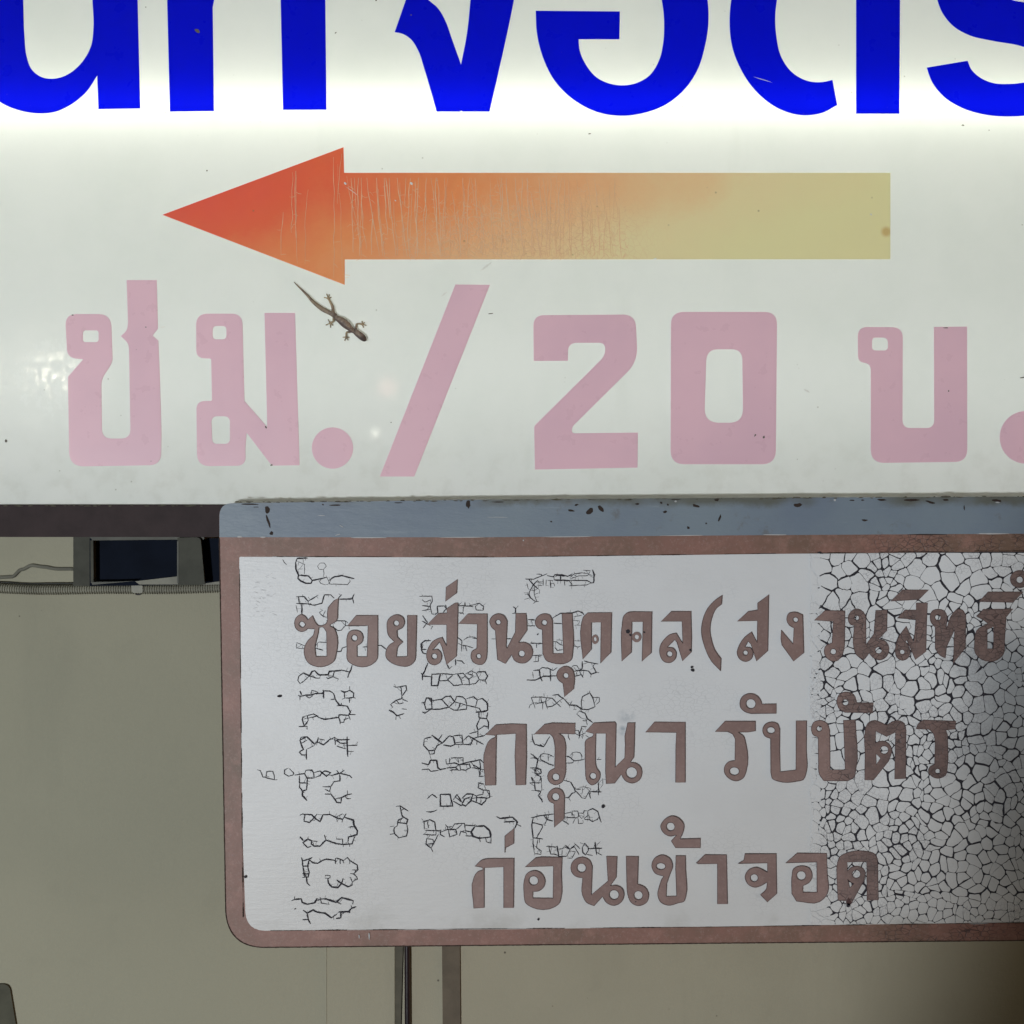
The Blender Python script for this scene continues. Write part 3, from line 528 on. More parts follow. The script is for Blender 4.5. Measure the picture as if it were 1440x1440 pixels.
# ------------------------------------------------------------------ cracks left by the old lettering (polylines: width: x,y ...)
CR = {
 (350,780,8): '9:545,40 525,90 530,170 560,235 550,265 580,295 640,322 700,322 712,290 875,255/9:712,290 670,240 570,232/5:875,255 895,292/9:895,292 960,250 1040,235 1120,255 1185,270/4:895,292 905,330 1110,338 1140,300 1130,280/4:785,290 810,325 860,340/3:545,75 625,110 625,220/3:545,165 605,160/9:540,40 660,40/3:770,130 800,95 850,95 870,130 840,165 790,165 770,130/3:840,165 845,215 835,250/7:530,475 620,472 665,525 780,455/7:665,525 668,558 740,568 820,548 850,452 920,452 960,490/7:530,548 668,555/6:560,475 565,548/9:595,560 595,670/7:1010,500 1150,500 1165,490 1185,440/7:1165,490 1180,548/7:1005,490 1045,450/3:530,570 545,650/4:800,610 830,625 790,650 840,700 870,700/4:860,630 830,690/5:870,742 1080,745 1090,760 1085,800 1040,850 1000,855 940,800/6:1085,800 1200,800 1330,798/5:1090,745 1115,770/4:535,990 640,1030/4:530,1050 640,1058/4:535,1000 535,1055/7:745,1050 835,1075/4:745,1040 780,985 830,985 910,995/6:985,1090 1035,1090 1050,1050 1100,1035/6:1280,1040 1400,1035/9:1160,1245 1150,1290 1125,1340 1110,1385/9:1130,1320 1040,1300 960,1310 905,1312 890,1350 790,1355 740,1305 710,1315 680,1365 610,1330 560,1370 550,1420/6:680,1365 760,1390 800,1390/6:680,1365 620,1420 575,1450 550,1420/6:960,1315 945,1375 890,1395 870,1380/5:945,1375 1010,1400/4:380,55 400,90 425,115',
 (400,800,7.2): '7:945,775 980,775 1030,815/5:250,550 330,575/5:410,575 350,575/4:160,490 130,500',
 (350,940,6): '6:415,225 430,235 480,225 530,225 560,212 620,212 630,190 685,190/6:430,235 430,268/6:430,190 445,225/6:625,180 632,255/4:530,225 530,185 585,200 560,212/4:480,235 510,250 540,230/6:685,190 715,215 728,260 760,310 830,318 855,370 840,395 760,390 755,415 640,430 590,415 575,402 500,420/5:690,262 728,258/5:740,315 775,315 780,290/5:855,370 865,350/5:840,390 900,390/5:840,395 855,435/5:500,420 490,400 545,385 585,402/5:490,400 455,410 450,430 465,485 500,440 490,400/5:420,490 490,490 490,515/5:755,415 765,430 770,470/5:765,455 800,455 805,430 840,420/5:775,185 805,205 850,185 885,210 880,245 845,250 808,250 805,205/5:850,185 850,150/5:880,245 900,252/5:845,250 848,290/5:808,250 785,262/6:440,580 490,578 555,640 575,625 585,580/6:490,578 430,605 440,640 460,685 425,705 445,730 490,730/5:485,682 485,770/5:445,632 490,605/6:440,580 430,605/6:575,620 630,645 680,600 725,580/4:590,595 640,605/6:725,580 728,645/6:735,603 850,600/5:735,605 770,630 830,632/7:828,575 830,680 835,745/4:830,650 915,650/4:835,700 885,700/4:740,655 820,680/4:490,680 555,650/4:95,860 115,915 215,940 240,940/4:145,915 150,870 200,868 212,900 215,940/4:70,855 95,862/4:335,840 300,855 300,890 335,910 370,900 380,885 340,845/6:385,900 470,888 490,925 550,925 545,880 530,858 480,860 470,888/6:550,880 600,865 615,880 655,910 690,880 640,865 615,880 600,905 560,920/6:690,905 765,885 850,905 870,925/6:765,885 805,860/5:765,890 740,860/5:765,895 770,950 720,955/6:425,905 425,965 490,968 495,925/6:430,968 425,1000 450,1035 485,1025 492,968/7:450,1035 450,1080/4:720,950 690,1000 620,997/4:690,1000 680,1040 640,1020/5:1220,150 1240,160 1325,145 1330,180 1290,235 1285,170 1270,155/5:1290,235 1290,255 1240,270 1195,305 1215,330/4:1290,258 1340,280/4:1245,270 1270,300 1305,290/6:1180,352 1205,360 1250,400 1310,380/4:1240,405 1240,435/4:1265,400 1280,425/4:1290,340 1330,345',
 (350,1100,6): '7:450,70 452,115 490,155/6:640,100 690,100 725,145 740,170 775,175 780,130 830,105 870,98/5:810,120 830,140 860,138/5:725,145 750,135 780,130/4:830,70 832,105/6:430,280 450,268 530,275 550,300 600,335 625,275 680,272 740,300 790,315 820,265/6:550,300 510,342 465,330 470,270/5:550,300 575,268/8:800,295 880,320 885,360 915,410 910,445 840,462 835,510/5:740,300 745,335/5:790,315 785,340/4:740,290 790,268/5:840,380 885,375/7:890,460 870,520 795,525 740,520 650,488 600,540 550,540 525,520 530,495 495,480 455,510 495,552 525,540/7:430,460 460,495/5:650,488 635,445/5:495,480 500,460/4:530,495 580,500/5:795,525 795,545/4:735,480 790,480 790,525/4:850,520 850,545/6:440,635 450,665 500,650 535,635/6:450,665 455,710 495,708 505,660/6:500,650 540,680 580,685 620,660 650,650 725,660/6:455,710 470,800 500,800 508,760 495,708/4:450,770 510,770/5:450,805 500,800/6:485,800 490,850 515,875/5:730,640 730,690/6:735,640 770,650 770,690/5:790,655 800,685/5:770,650 800,660 830,635 850,660 915,700 920,740 880,775 855,770/4:850,690 850,660/4:870,740 915,740/4:880,775 910,800 915,820 870,840 855,800/7:870,845 870,870 835,882 780,855 740,825/7:795,810 780,855 750,890 700,885 670,850 665,815 685,805/4:640,810 665,810/4:640,785 685,790 685,810/7:360,1000 385,990 440,985 450,1015 490,1030 550,1020 570,985 600,990/5:385,965 385,990/5:560,1020 570,985/4:600,970 610,1020 680,1030/8:600,985 650,985 735,1015 780,975 860,995 880,1000 875,1030/4:735,1010 780,1030/7:455,1080 490,1105 540,1078 570,1095 640,1105 695,1145 740,1115/6:490,1105 500,1160 520,1195/5:450,1160 500,1160/8:755,1095 840,1093 865,1065 905,1050/7:775,1095 775,1145 735,1150/5:860,1040 870,1065/6:850,1070 850,1105/5:1240,205 1275,200 1330,235 1345,245/5:1275,200 1280,240 1310,225/6:1280,245 1295,290 1340,315 1330,350 1255,340 1260,320 1300,300/5:1255,340 1250,370 1225,385 1225,430 1265,470 1330,455 1340,400 1330,350/4:1190,375 1225,370/6:1190,440 1225,435/4:1310,405 1340,405',
 (560,810,7.2): '4:210,205 340,205 345,255 320,300 340,385 370,395/4:240,240 270,265 330,240/5:240,300 330,310/5:240,350 320,340/5:245,400 295,470 250,530/5:240,455 300,490/5:350,505 330,540/6:395,305 480,305/6:395,305 400,370 370,395/6:480,290 485,335 455,370/6:605,300 760,305/6:675,265 675,310/4:640,270 605,300/5:760,290 820,275 865,310 860,345 830,350/4:820,275 780,310 790,345 840,345/4:610,370 655,375 665,390/4:660,310 655,370/7:330,655 270,655 230,690 235,750 250,780 280,790/6:240,745 285,745/4:305,640 305,660/5:600,620 645,655 640,700 605,680/5:640,700 700,710 760,730/4:660,650 700,620 760,615/4:680,710 695,760/4:640,700 640,765/6:750,628 800,632/6:945,637 985,637/6:1095,635 1150,635/8:300,880 270,960 245,1000 245,1055/6:230,980 250,1015 335,1020/6:490,885 515,940 545,915/6:580,840 580,905/6:590,855 640,860 670,890/8:340,990 335,1110 400,1110 425,990 345,995/6:425,990 520,995 555,1000 490,1060 420,1060/6:555,1000 600,990 635,1050 650,1100 560,1110 500,1050/5:635,1050 680,1010 655,985 600,990/5:680,990 740,960 790,985 820,1050 780,1090 720,1100 650,1100/5:720,1100 715,1050 680,1010/5:715,1050 760,1010 700,990/7:820,1050 880,1055 905,1015 880,970 810,970 790,985/7:880,1055 895,1095/7:235,1280 265,1280 285,1235 335,1240 340,1345 280,1350 265,1285/7:340,1260 440,1250 480,1220 530,1215 570,1275 510,1330 440,1250/7:510,1330 420,1350 335,1350/6:510,1330 560,1358 600,1360 630,1290 570,1275/6:570,1275 590,1220 650,1225 680,1250 695,1310 630,1290/6:600,1360 690,1350 695,1310 780,1330 800,1255 760,1220 690,1245/7:800,1255 850,1240 905,1290 905,1360 840,1375 820,1340 780,1330/6:240,1375 270,1390 335,1350',
 (580,960,5.76): '6:510,240 580,235 605,230/5:535,240 540,285 600,292 610,240/5:545,290 520,350 530,390/5:600,292 615,320 615,380/5:530,385 580,350 615,360/5:530,390 530,440 580,430 600,410/4:460,415 530,395/7:155,425 240,490 300,430/5:95,455 90,510 130,550 180,550 200,510 240,490/5:95,455 155,440/4:205,470 240,420/6:300,430 330,440 345,500 310,515 250,505/5:330,430 400,425 410,500 345,500/4:345,490 405,480/5:410,500 470,505 490,455 455,430 410,470/6:470,440 575,500/4:490,455 540,440/4:520,505 520,470/5:130,550 140,580 175,575 180,550/7:75,650 130,665 145,630 195,630 205,690 225,705 270,695/5:75,705 130,700 150,720 210,710/5:270,620 275,660 340,650 380,665 470,640 550,625 575,650/4:545,695 490,665 470,640/4:300,610 300,650/4:310,610 410,608 410,655/4:365,610 375,650/4:275,690 350,685 370,710 390,710 385,665/4:300,710 370,705/5:390,665 460,660 470,690 430,710 390,705/4:345,685 380,665/5:545,625 550,690 540,760 580,758/4:480,690 580,705/5:530,810 575,820/5:540,810 530,850 570,870 620,875 625,930 590,940/4:575,870 570,910/7:225,905 305,905 325,1000 225,1000 225,905/5:120,940 160,905 200,935/4:110,1045 150,1050 180,1040 200,1030/5:330,950 360,905 400,970 350,930/5:330,960 400,1000/6:400,940 440,900 490,905 470,960 430,1000 400,985 420,945 470,925/6:490,905 520,920 515,970 470,955/6:520,970 560,990 590,960 600,935 515,930/4:520,915 570,905/5:80,1130 140,1110 180,1130 190,1200 100,1195/4:85,1230 190,1235 190,1200/4:95,1120 95,1190/4:120,1120 130,1180/5:115,1260 110,1310 150,1340 190,1270 210,1225/4:120,1265 165,1270 175,1300 110,1310/5:150,1340 165,1370/5:190,1200 230,1195 225,1230 260,1250/5:230,1210 280,1190 350,1190 360,1230 300,1250 290,1190/5:265,1150 285,1170 280,1190/4:285,1170 320,1165/4:310,1190 340,1145 420,1140 430,1200/4:350,1190 400,1150/5:380,1240 390,1205 430,1215/5:430,1155 490,1160 510,1150/8:510,1165 580,1160 625,1200 635,1250 590,1255/8:505,1165 475,1210 490,1245 540,1260 590,1255/6:540,1260 550,1290/4:590,1255 600,1290 635,1300 635,1250/5:430,1200 475,1210/5:430,1240 490,1245/7:680,1085 710,1100 810,1090 850,1130 830,1180/6:740,1130 830,1125/4:785,1075 790,1095/6:850,1150 880,1165',
 (720,780,8): '6:150,275 240,278 330,240 395,215/4:275,220 330,222 335,245/6:395,235 465,250 480,225 560,225 625,245 680,215/9:480,285 650,292/9:480,228 600,240/5:470,250 475,290/8:545,235 545,285/4:650,260 700,215 790,205 860,215/4:650,275 750,240 850,235 880,185/4:800,175 880,180/6:650,290 840,290 890,315/9:905,170 925,230 918,315 880,320/4:865,220 905,235/4:890,320 840,340 640,350/4:590,295 595,350/4:640,295 680,340/4:400,290 460,290/4:350,270 350,350/4:385,280 380,350/5:480,355 470,320 430,330/4:260,305 345,308/4:290,345 340,350/5:430,295 435,375/7:190,280 240,340 300,390/6:290,285 240,340 190,430 200,480 265,530/7:265,530 300,525/6:240,550 265,530/4:255,355 250,400 250,450 280,525/4:215,400 250,405 290,380/3:135,430 180,430/3:145,450 185,445/3:165,320 180,380/4:140,505 190,490/3:250,450 300,430/3:310,390 310,440/7:10,585 40,605 42,660/4:70,575 45,605/5:0,662 45,662/7:180,730 260,735/7:175,800 260,802/7:455,715 545,660 680,655 740,635 790,650 810,680/7:470,770 570,778/7:205,995 340,1000/4:275,1000 275,1050/5:230,1135 345,1130/5:295,1135 295,1200 240,1205/3:690,700 790,680/3:690,740 760,745/3:700,795 780,795/5:465,980 500,980 540,1010 570,1020/3:500,960 570,965/5:480,1040 510,1080 570,1070/4:690,1025 740,1040 770,1030/3:740,1040 735,1065/3:690,970 770,970/8:790,1200 790,1280 760,1300/6:810,1195 860,1210 930,1225 970,1230/7:930,1225 910,1260 950,1325 890,1345 860,1310 780,1300 700,1310/5:950,1325 980,1330/6:760,1300 770,1340 800,1385/5:890,1345 885,1380/4:670,1270 690,1245 730,1250 760,1300/5:700,1370 780,1350/6:240,1305 300,1300 340,1270 400,1275 460,1305 510,1270/8:165,1410 260,1412 350,1370 500,1365/8:305,1300 320,1385 340,1425/6:430,1290 435,1425/3:230,1320 240,1390',
 (720,930,8.47): '6:275,510 400,480 415,545 480,535 530,500 600,445/6:600,440 550,395 480,405/7:530,500 480,440 410,435 400,480/5:530,500 580,545/5:415,435 350,425 230,430 255,500 275,560/5:255,500 215,520 200,560/5:345,430 350,490/4:365,490 365,575/4:415,545 425,570/8:620,450 680,520 770,525 830,570 910,575 990,540/6:620,450 600,430/5:690,520 715,470/7:830,560 825,480 840,420 925,375 960,430 990,540/5:925,350 925,375/5:960,430 1040,430 1040,480 1000,515/8:800,590 870,620 900,685 960,730/4:730,575 770,570/4:800,590 770,630 830,680/5:900,685 885,710 840,708/4:885,710 895,760/7:240,878 245,930 270,990 330,1005 375,1020 450,895/4:230,870 270,870/4:215,960 250,955/7:330,985 375,1020/6:670,870 670,900 690,940/6:755,820 790,825 810,880 795,920/6:755,860 800,885 830,775 890,780/5:800,885 880,850/5:830,890 840,920/4:875,880 920,910/8:220,1100 310,1165 270,1340/5:310,1165 345,1110 370,1100 440,1110 500,1140/5:215,1155 260,1150 310,1170/8:340,1170 440,1225 500,1240/4:430,1110 430,1190/4:345,1110 330,1190/6:215,1270 290,1270 340,1285 345,1340 275,1335/5:290,1270 300,1200/5:225,1380 250,1440/5:275,1350 340,1370 345,1430/6:640,1130 670,1130 740,1185 860,1170/4:690,1125 720,1090 770,1080 810,1090 840,1140/4:720,1090 710,1160/5:640,1215 720,1210 740,1185/6:1010,1170 1065,1170/4:1040,1140 1020,1165',
 (720,1080,9): '7:285,10 290,60 330,90 370,60 365,20 300,10/6:290,90 330,90/6:250,115 285,180/7:220,188 365,188/8:285,180 295,285 365,298/5:245,285 295,285/8:365,298 330,350 375,400 385,435/5:345,95 370,130 370,190/4:375,190 375,290/8:600,215 605,250/6:650,155 740,178/9:740,178 790,260 800,310/8:670,378 715,375 760,320 800,310/5:715,375 740,420/7:800,268 870,268/6:800,285 885,380/4:850,245 920,240 1000,260/4:890,255 890,320/5:885,380 930,385 975,300 1000,265/4:920,240 945,215/8:985,300 1135,305/6:1092,180 1095,345/6:975,300 995,390/3:1145,130 1150,210 1115,260/8:240,628 400,598 530,583/8:268,620 250,720 265,885 320,890 390,900/7:260,690 380,720 385,750 310,885/7:400,598 440,655 520,672/6:440,655 410,725/5:315,580 318,605/5:415,560 420,595/5:460,600 455,650/7:265,885 265,960 280,1040/6:345,900 345,950/5:325,905 310,1010 370,1050 365,1095 285,1085 275,1040/5:430,992 570,998/6:465,995 490,1090 570,1095/8:570,985 590,1120 690,1120/6:580,1030 640,1020 660,995 735,1030 690,1120/8:670,975 735,1030 805,965/5:635,1035 630,1110/5:735,1050 800,1060 760,1140 700,1140/5:735,1030 790,1000 850,1100/5:805,965 860,1025/5:860,945 890,960/7:920,950 965,1010 965,1045 930,1100 895,1070 890,1010 920,950/8:970,1020 1140,1015/9:1050,935 1070,1100/5:940,1090 1020,1110/5:1075,1070 1140,1105/4:1075,970 1120,930/6:665,580 750,560/7:760,545 760,610/7:665,620 830,635/6:830,635 845,600 830,545 760,545/5:835,640 840,705 900,700/5:895,660 900,690/7:640,665 720,715/5:790,650 770,705/5:840,570 900,575 910,540 960,545/4:845,600 880,640 910,620 910,575/6:960,545 960,600 910,640/8:960,540 1020,515 1085,550 1100,600 1110,640 1130,690/7:1100,620 1080,650 1020,680 980,655 915,650/4:970,590 985,655',
}
RC = [0]
def ribbon(pts, wd, Y, verts, faces, taper=True, jit=0.0):
    """a thin dark groove strip following pts (photo pixels), tapered to its ends"""
    q = []
    for i in range(len(pts)-1):
        a, b = pts[i], pts[i+1]; L = (b-a).length; n = max(1, int(L/3))
        for k in range(n):
            p = a.lerp(b, k/n)
            if k and jit: p = p+Vector((random.uniform(-jit, jit), random.uniform(-jit, jit)))
            q.append(p)
    q.append(pts[-1]); m = len(q)
    if m < 2: return
    RC[0] += 1; Y = Y-(RC[0] % 400)*2.5e-7      # strips that cross never share a plane
    b0 = len(verts)
    for i, p in enumerate(q):
        t = (q[min(i+1, m-1)]-q[max(i-1, 0)]); t = t.normalized() if t.length > 1e-6 else Vector((1, 0)); nn = Vector((-t.y, t.x))
        e = min(i, m-1-i)/max(1, m-1)
        ww = wd*(.5+.5*min(1, e*5+.1) if taper else 1)*random.uniform(.75, 1.2)/2
        verts.append(P(p.x+nn.x*ww, p.y+nn.y*ww, Y)); verts.append(P(p.x-nn.x*ww, p.y-nn.y*ww, Y))
    for i in range(m-1):
        a = b0+2*i; faces.append((a, a+1, a+3, a+2))
v, f = [], []
for (ox, oy, k), s in CR.items():
    for pl in s.split('/'):
        wd, body = pl.split(':'); wd = float(wd)/k
        pts = [Vector((ox+float(t.split(',')[0])/k, oy+float(t.split(',')[1])/k)) for t in body.split()]
        ribbon(pts, wd*1.85, SY-.00105, v, f, jit=.25)
        # short hairlines branching off at right angles
        for i in range(len(pts)-1):
            L = (pts[i+1]-pts[i]).length
            for _ in range(int(L/7)):
                if random.random() < .75:
                    p = pts[i].lerp(pts[i+1], random.random()); d = (pts[i+1]-pts[i]).normalized()
                    nn = Vector((-d.y, d.x))*random.choice((-1, 1)); e = p+(nn+d*random.uniform(-.4, .4))*random.uniform(1.5, 5.5)
                    ribbon([p, e], random.uniform(.35, .75), SY-.00104, v, f)
r5 = random.Random(3); allp = []
for (ox, oy, k), s in CR.items():
    for pl in s.split('/'):
        pp = [Vector((ox+float(t.split(',')[0])/k, oy+float(t.split(',')[1])/k)) for t in pl.split(':')[1].split()]
        for i in range(len(pp)-1):
            L = (pp[i+1]-pp[i]).length
            for q in range(max(1, int(L/4))): allp.append(pp[i].lerp(pp[i+1], (q+r5.random())/max(1, int(L/4))))
for i, p in enumerate(allp):
    near = [q for q in allp[max(0, i-260):i] if 3.5 < (q-p).length < 9.5]
    if near and r5.random() < .34:
        q = r5.choice(near); mid = p.lerp(q, .5)+Vector((r5.uniform(-1, 1), r5.uniform(-1, 1)))
        ribbon([p, mid, q], r5.uniform(.35, .7), SY-.00103, v, f)
tag(link('paint_crack', v, f, DARK, PS), kind='stuff')

# faint relief left by an older line of lettering at the far left
v, f = [], []
for i in range(34):
    x = random.uniform(352, 384); y = random.uniform(800, 866); L = random.uniform(3, 8)
    ribbon([Vector((x, y)), Vector((x+L, y+random.uniform(-3, 3)))], .35, SY-.00103, v, f)
tag(link('hairline', v, f, flat('faint_hairline', (.40, .40, .42), .6), PS), kind='stuff')

# ------------------------------------------------------------------ crazed paint on the right: separate flakes over the dark undercoat
pts = [Vector((1720, 773)), Vector((1720, 1293.5)), Vector((1440, 1297)), Vector((1168, 1300.5))]
y = 1299.0; left = []
while y > 778:
    base = 1154+4*noise.noise(Vector((y/40, 3, 0))) + (14 if y > 1268 else 0)
    left.append(Vector((base, y))); y -= random.uniform(1.6, 3.0)
    tip = random.choice((3, 5, 8, 12, 16)); left.append(Vector((base-tip, y-.2))); y -= random.uniform(.5, 1.1)
    left.append(Vector((base, y))); y -= random.uniform(2, 7)
pts = [Vector((1720, 773.5)), Vector((1720, 1292.5)), Vector((1440, 1296.5))]+[Vector((1170, 1299.6))]+left+[Vector((1158, 778.6)), Vector((1440, 775.6))]
UNDER = flat('dark_undercoat', (.022, .020, .030), .7)
sheet('undercoat', [pts], SY-.00098, 0, UNDER, PS)
rnd = random.Random(21)
def clip(poly_, nx, ny, c, tagw):
    """keep the side nx*x+ny*y<=c of a convex polygon [(pt, width of edge to next)]"""
    out = []; N = len(poly_)
    for i in range(N):
        (p, w_), (q, _) = poly_[i], poly_[(i+1) % N]
        dp = nx*p.x+ny*p.y-c; dq = nx*q.x+ny*q.y-c
        if dp <= 0:
            if dq <= 0: out.append((p, w_))
            else:
                out.append((p, w_)); out.append((p.lerp(q, dp/(dp-dq)), tagw))
        elif dq <= 0: out.append((p.lerp(q, dp/(dp-dq)), w_))
    return out
def area(pl): return abs(sum(pl[i][0].x*pl[(i+1) % len(pl)][0].y-pl[(i+1) % len(pl)][0].x*pl[i][0].y for i in range(len(pl))))/2
def cen(pl): return sum((p for p, _ in pl), Vector((0, 0)))/len(pl)
X0, X1, Y0, Y1 = 1138, 1500, 777.5, 1300
def spacing(x, y):
    n1 = noise.noise(Vector((x/45, y/45, 2.5)))
    s_ = 14.8+12*n1
    if y < 850: s_ += 4
    if y > 1262: s_ = 9.5+4*n1
    if x > 1400: s_ = min(s_, 12.5)
    if 1288 < x < 1320 and y > 1000: s_ = min(s_, 11)
    if y < 840 and 1230 < x < 1264: s_ = 9
    if x < 1160: s_ = max(s_, 12)
    return max(9.0, s_)
seeds = []
for _ in range(26000):
    x, y = rnd.uniform(X0-12, X1+12), rnd.uniform(Y0-12, Y1+12); s_ = spacing(x, y)
    if all((q.x-x)**2+(q.y-y)**2 > (min(s_, q.z)*.93)**2 for q in seeds): seeds.append(Vector((x, y, s_)))
seeds = [Vector((q.x, q.y)) for q in seeds]
coarse = [Vector((rnd.uniform(X0-40, X1+40), rnd.uniform(Y0-40, Y1+40))) for _ in range(95)]
sup = [min(range(len(coarse)), key=lambda k: (coarse[k]-(q+Vector((14*noise.noise(Vector((q.x/25, q.y/25, 11))), 14*noise.noise(Vector((q.x/25, q.y/25, 13))))))).length_squared) for q in seeds]
final = []
for i, s_ in enumerate(seeds):
    pl = [(Vector((X0, Y0)), 0), (Vector((X1, Y0)), 0), (Vector((X1, Y1)), 0), (Vector((X0, Y1)), 0)]
    nb = sorted(((s_-t_).length, j) for j, t_ in enumerate(seeds) if j != i and (s_-t_).length < 75)[:26]
    for dd, j in nb:
        t_ = seeds[j]; d = t_-s_; mpt = (s_+t_)/2
        var = noise.noise(Vector((mpt.x/16, mpt.y/16, 4)))
        wv = (2.2+1.5*var) if sup[i] != sup[j] else max(.45, 1.05+1.2*var)
        if mpt.y > 1262: wv *= .6
        if mpt.x > 1400: wv *= .8
        pl = clip(pl, d.x, d.y, d.dot(mpt), wv)
        if len(pl) < 3: break
    if len(pl) >= 3 and area(pl) > 4: final.append(pl)
def warp(p):
    a = noise.noise(Vector((p.x/34, p.y/34, 1))); b = noise.noise(Vector((p.x/34, p.y/34, 7)))
    c = noise.noise(Vector((p.x/9, p.y/9, 3))); d = noise.noise(Vector((p.x/9, p.y/9, 5)))
    e = min(1, max(0, (p.y-779)/14), max(0, (1298-p.y)/14))
    top = 783-(p.x-680)*.0125; 
    return Vector((p.x+9*a+3.2*c, p.y+(9*b+3.2*d)*e))
flakes = []
for pl in final:
    c_ = cen(pl)
    q = pl
    for i in range(len(pl)):
        p0, wd = pl[i]; p1 = pl[(i+1) % len(pl)][0]
        d = p1-p0
        if d.length < 1e-4: continue
        nn = Vector((d.y, -d.x)).normalized()
        if nn.dot(c_-p0) > 0: nn = -nn
        q = clip(q, nn.x, nn.y, nn.dot(p0)-wd/2, wd)
        if len(q) < 3: break
    if len(q) < 3 or area(q) < 3.5: continue
    # round the corners a little, subdivide and warp
    out = []
    N = len(q)
    for i in range(N):
        p = q[i][0]; a_ = q[i-1][0]; b_ = q[(i+1) % N][0]
        r = 1.7
        da, db = (a_-p), (b_-p)
        if da.length < .3 or db.length < .3:
            out.append(p); continue
        A = p+da.normalized()*min(r, da.length*.4); B = p+db.normalized()*min(r, db.length*.4)
        out += [A, A.lerp(B, .5).lerp(p, .35), B]
        L = (b_-B).length
        for k in range(1, max(1, int(L/5))):
            out.append(B.lerp(b_, k/max(1, int(L/5))*.85))
    if len(out) < 4: continue
    out = [warp(p) for p in out]
    def cl(p):
        top = 779-(p.x-1080)*.0105+.7; bot = 1302.5-(p.x-1040)*.0138-.7
        return Vector((max(p.x, 1139), min(max(p.y, top), bot)))
    out = [cl(p) for p in out]
    o2 = [out[0]]
    for p in out[1:]:
        if (p-o2[-1]).length > .25: o2.append(p)
    if (o2[0]-o2[-1]).length < .25: o2.pop()
    if len(o2) < 4: continue
    if min(p.x for p in o2) > 1470: continue
    A_ = abs(sum(o2[i].x*o2[(i+1) % len(o2)].y-o2[(i+1) % len(o2)].x*o2[i].y for i in range(len(o2))))/2
    if A_ < 2.5: continue
    flakes.append((A_, o2))
flakes.sort(key=lambda t: -t[0])
vis = [fl for fl in flakes if min(p.x for p in fl[1]) < 1438]
rest = [fl for fl in flakes if fl not in vis[:295]]
def flake_geo(o2, v, f):
    lift = rnd.uniform(.00016, .0003)
    y_ = SY-.00105-lift; b_ = len(v); n_ = len(o2); c_ = sum(o2, Vector((0, 0)))/n_
    cw = sum(o2[i].x*o2[(i+1) % n_].y-o2[(i+1) % n_].x*o2[i].y for i in range(n_)) > 0
    v.append(P(c_.x, c_.y, y_-.00003)); v += [P(p.x, p.y, y_) for p in o2]; v += [P(p.x, p.y, y_)+Vector((0, lift, 0)) for p in o2]
    for i in range(n_):
        a0_, a1_ = b_+1+i, b_+1+(i+1) % n_
        f.append((b_, a1_, a0_) if cw else (b_, a0_, a1_)); f.append((a0_, a1_, a1_+n_, a0_+n_) if cw else (a1_, a0_, a0_+n_, a1_+n_))
for A_, o2 in vis[:295]:
    v, f = [], []; flake_geo(o2, v, f); link('paint_flake', v, f, FLAKE, panel)
v, f = [], []
for A_, o2 in rest: flake_geo(o2, v, f)
tag(link('paint_flake', v, f, FLAKE, panel), kind='stuff')
print('flakes', len(flakes), 'in view', len(vis))

# ------------------------------------------------------------------ nail holes, rust chips, drips on the painted sign
v, f = [], []
for cx, cy, r, ax, rot in [(883, 888, 3.0, 1, 0), (848, 1134, 2.6, 1, 0), (973, 938, 1.8, 1, 0), (974, 942.5, 2.2, 1.2, .4), (393, 979, 1.8, 1.8, 0), (757, 1293, 1.5, 1, 0), (756, 892, 1.1, 1, 0), (414.7, 1278.5, .9, 1, 0), (345, 1233, 2, 1, 0), (1193, 1273, 3, 1, .3), (971, 914, 1.6, 1.3, 1), (886.5, 893, 1.4, 1.4, .8), (906, 889, 1.1, 1.5, .5), (894, 1268, .8, 1, 0)]:
    sheet_geo([blob(cx, cy, r, .12, 12, ax, rot)], SY-.0022, .0002, v, f)
tag(link('nail_hole', v, f, DARK, PS), kind='stuff')
v, f = [], []
for cx, cy, r, ax, rot in [(375.5, 717, 3.2, 2.0, 1.5), (377, 733, 1.4, 6, 1.25), (382, 749.5, 2.7, 1, 0), (472, 710.5, 1, 8, 0), (454, 709.5, 1.2, 1.2, 0), (658.5, 709, 3, 1.8, 1.5), (829, 719, 3.2, 2.2, -.6), (803, 718, 1.6, 3.2, .1), (811, 710, 1.2, 2.4, -.2), (845, 715, 3, 2.3, .8), (896, 708.8, 1.4, 2, 0), (930, 707, 1.5, 1.2, .4), (935, 720, 2, 1.4, 0), (939, 709.6, 1.4, 1, 0), (979, 711.5, 2.2, 2.2, .3), (1008, 703, 1.8, 1.8, 0), (993, 736, 1.4, 1, 0), (968, 742, 2, 1, 0), (1012, 728.5, 1.3, 4.2, -1.2), (1122, 710.3, 2.6, 2.4, -.05), (1198, 703.5, 1, 4, 0), (1213, 703.4, .8, 3, 0), (1283, 703.2, 1.6, 7, -.03), (1309, 706.4, 1.5, 4.6, .25), (1330, 702.8, 1.3, 3, 0), (1402, 704, 2.1, 3, .1), (1216, 731.5, 1.4, 3, 0), (1240, 703, 1.3, 5, .05), (775, 733.5, 1, 1.4, 0), (700, 706, .7, 12, 0), (560, 707, .6, 9, 0), (455, 705.2, .6, 7, 0), (950, 702.6, .7, 10, 0), (1095, 700.6, .6, 8, 0), (1300, 751.6, .7, 40, 0), (350, 709, 1, 12, .02), (360, 713, .5, 8, 0), (1356, 714, .8, 4, 1.5)]:
    sheet_geo([blob(cx, cy, r, .28, 11, ax, rot)], SY-.0011, .0003, v, f)
tag(link('rust_chip', v, f, flat('rust_chip_dark', (.035, .022, .018), .8), PS), kind='stuff')
v, f = [], []
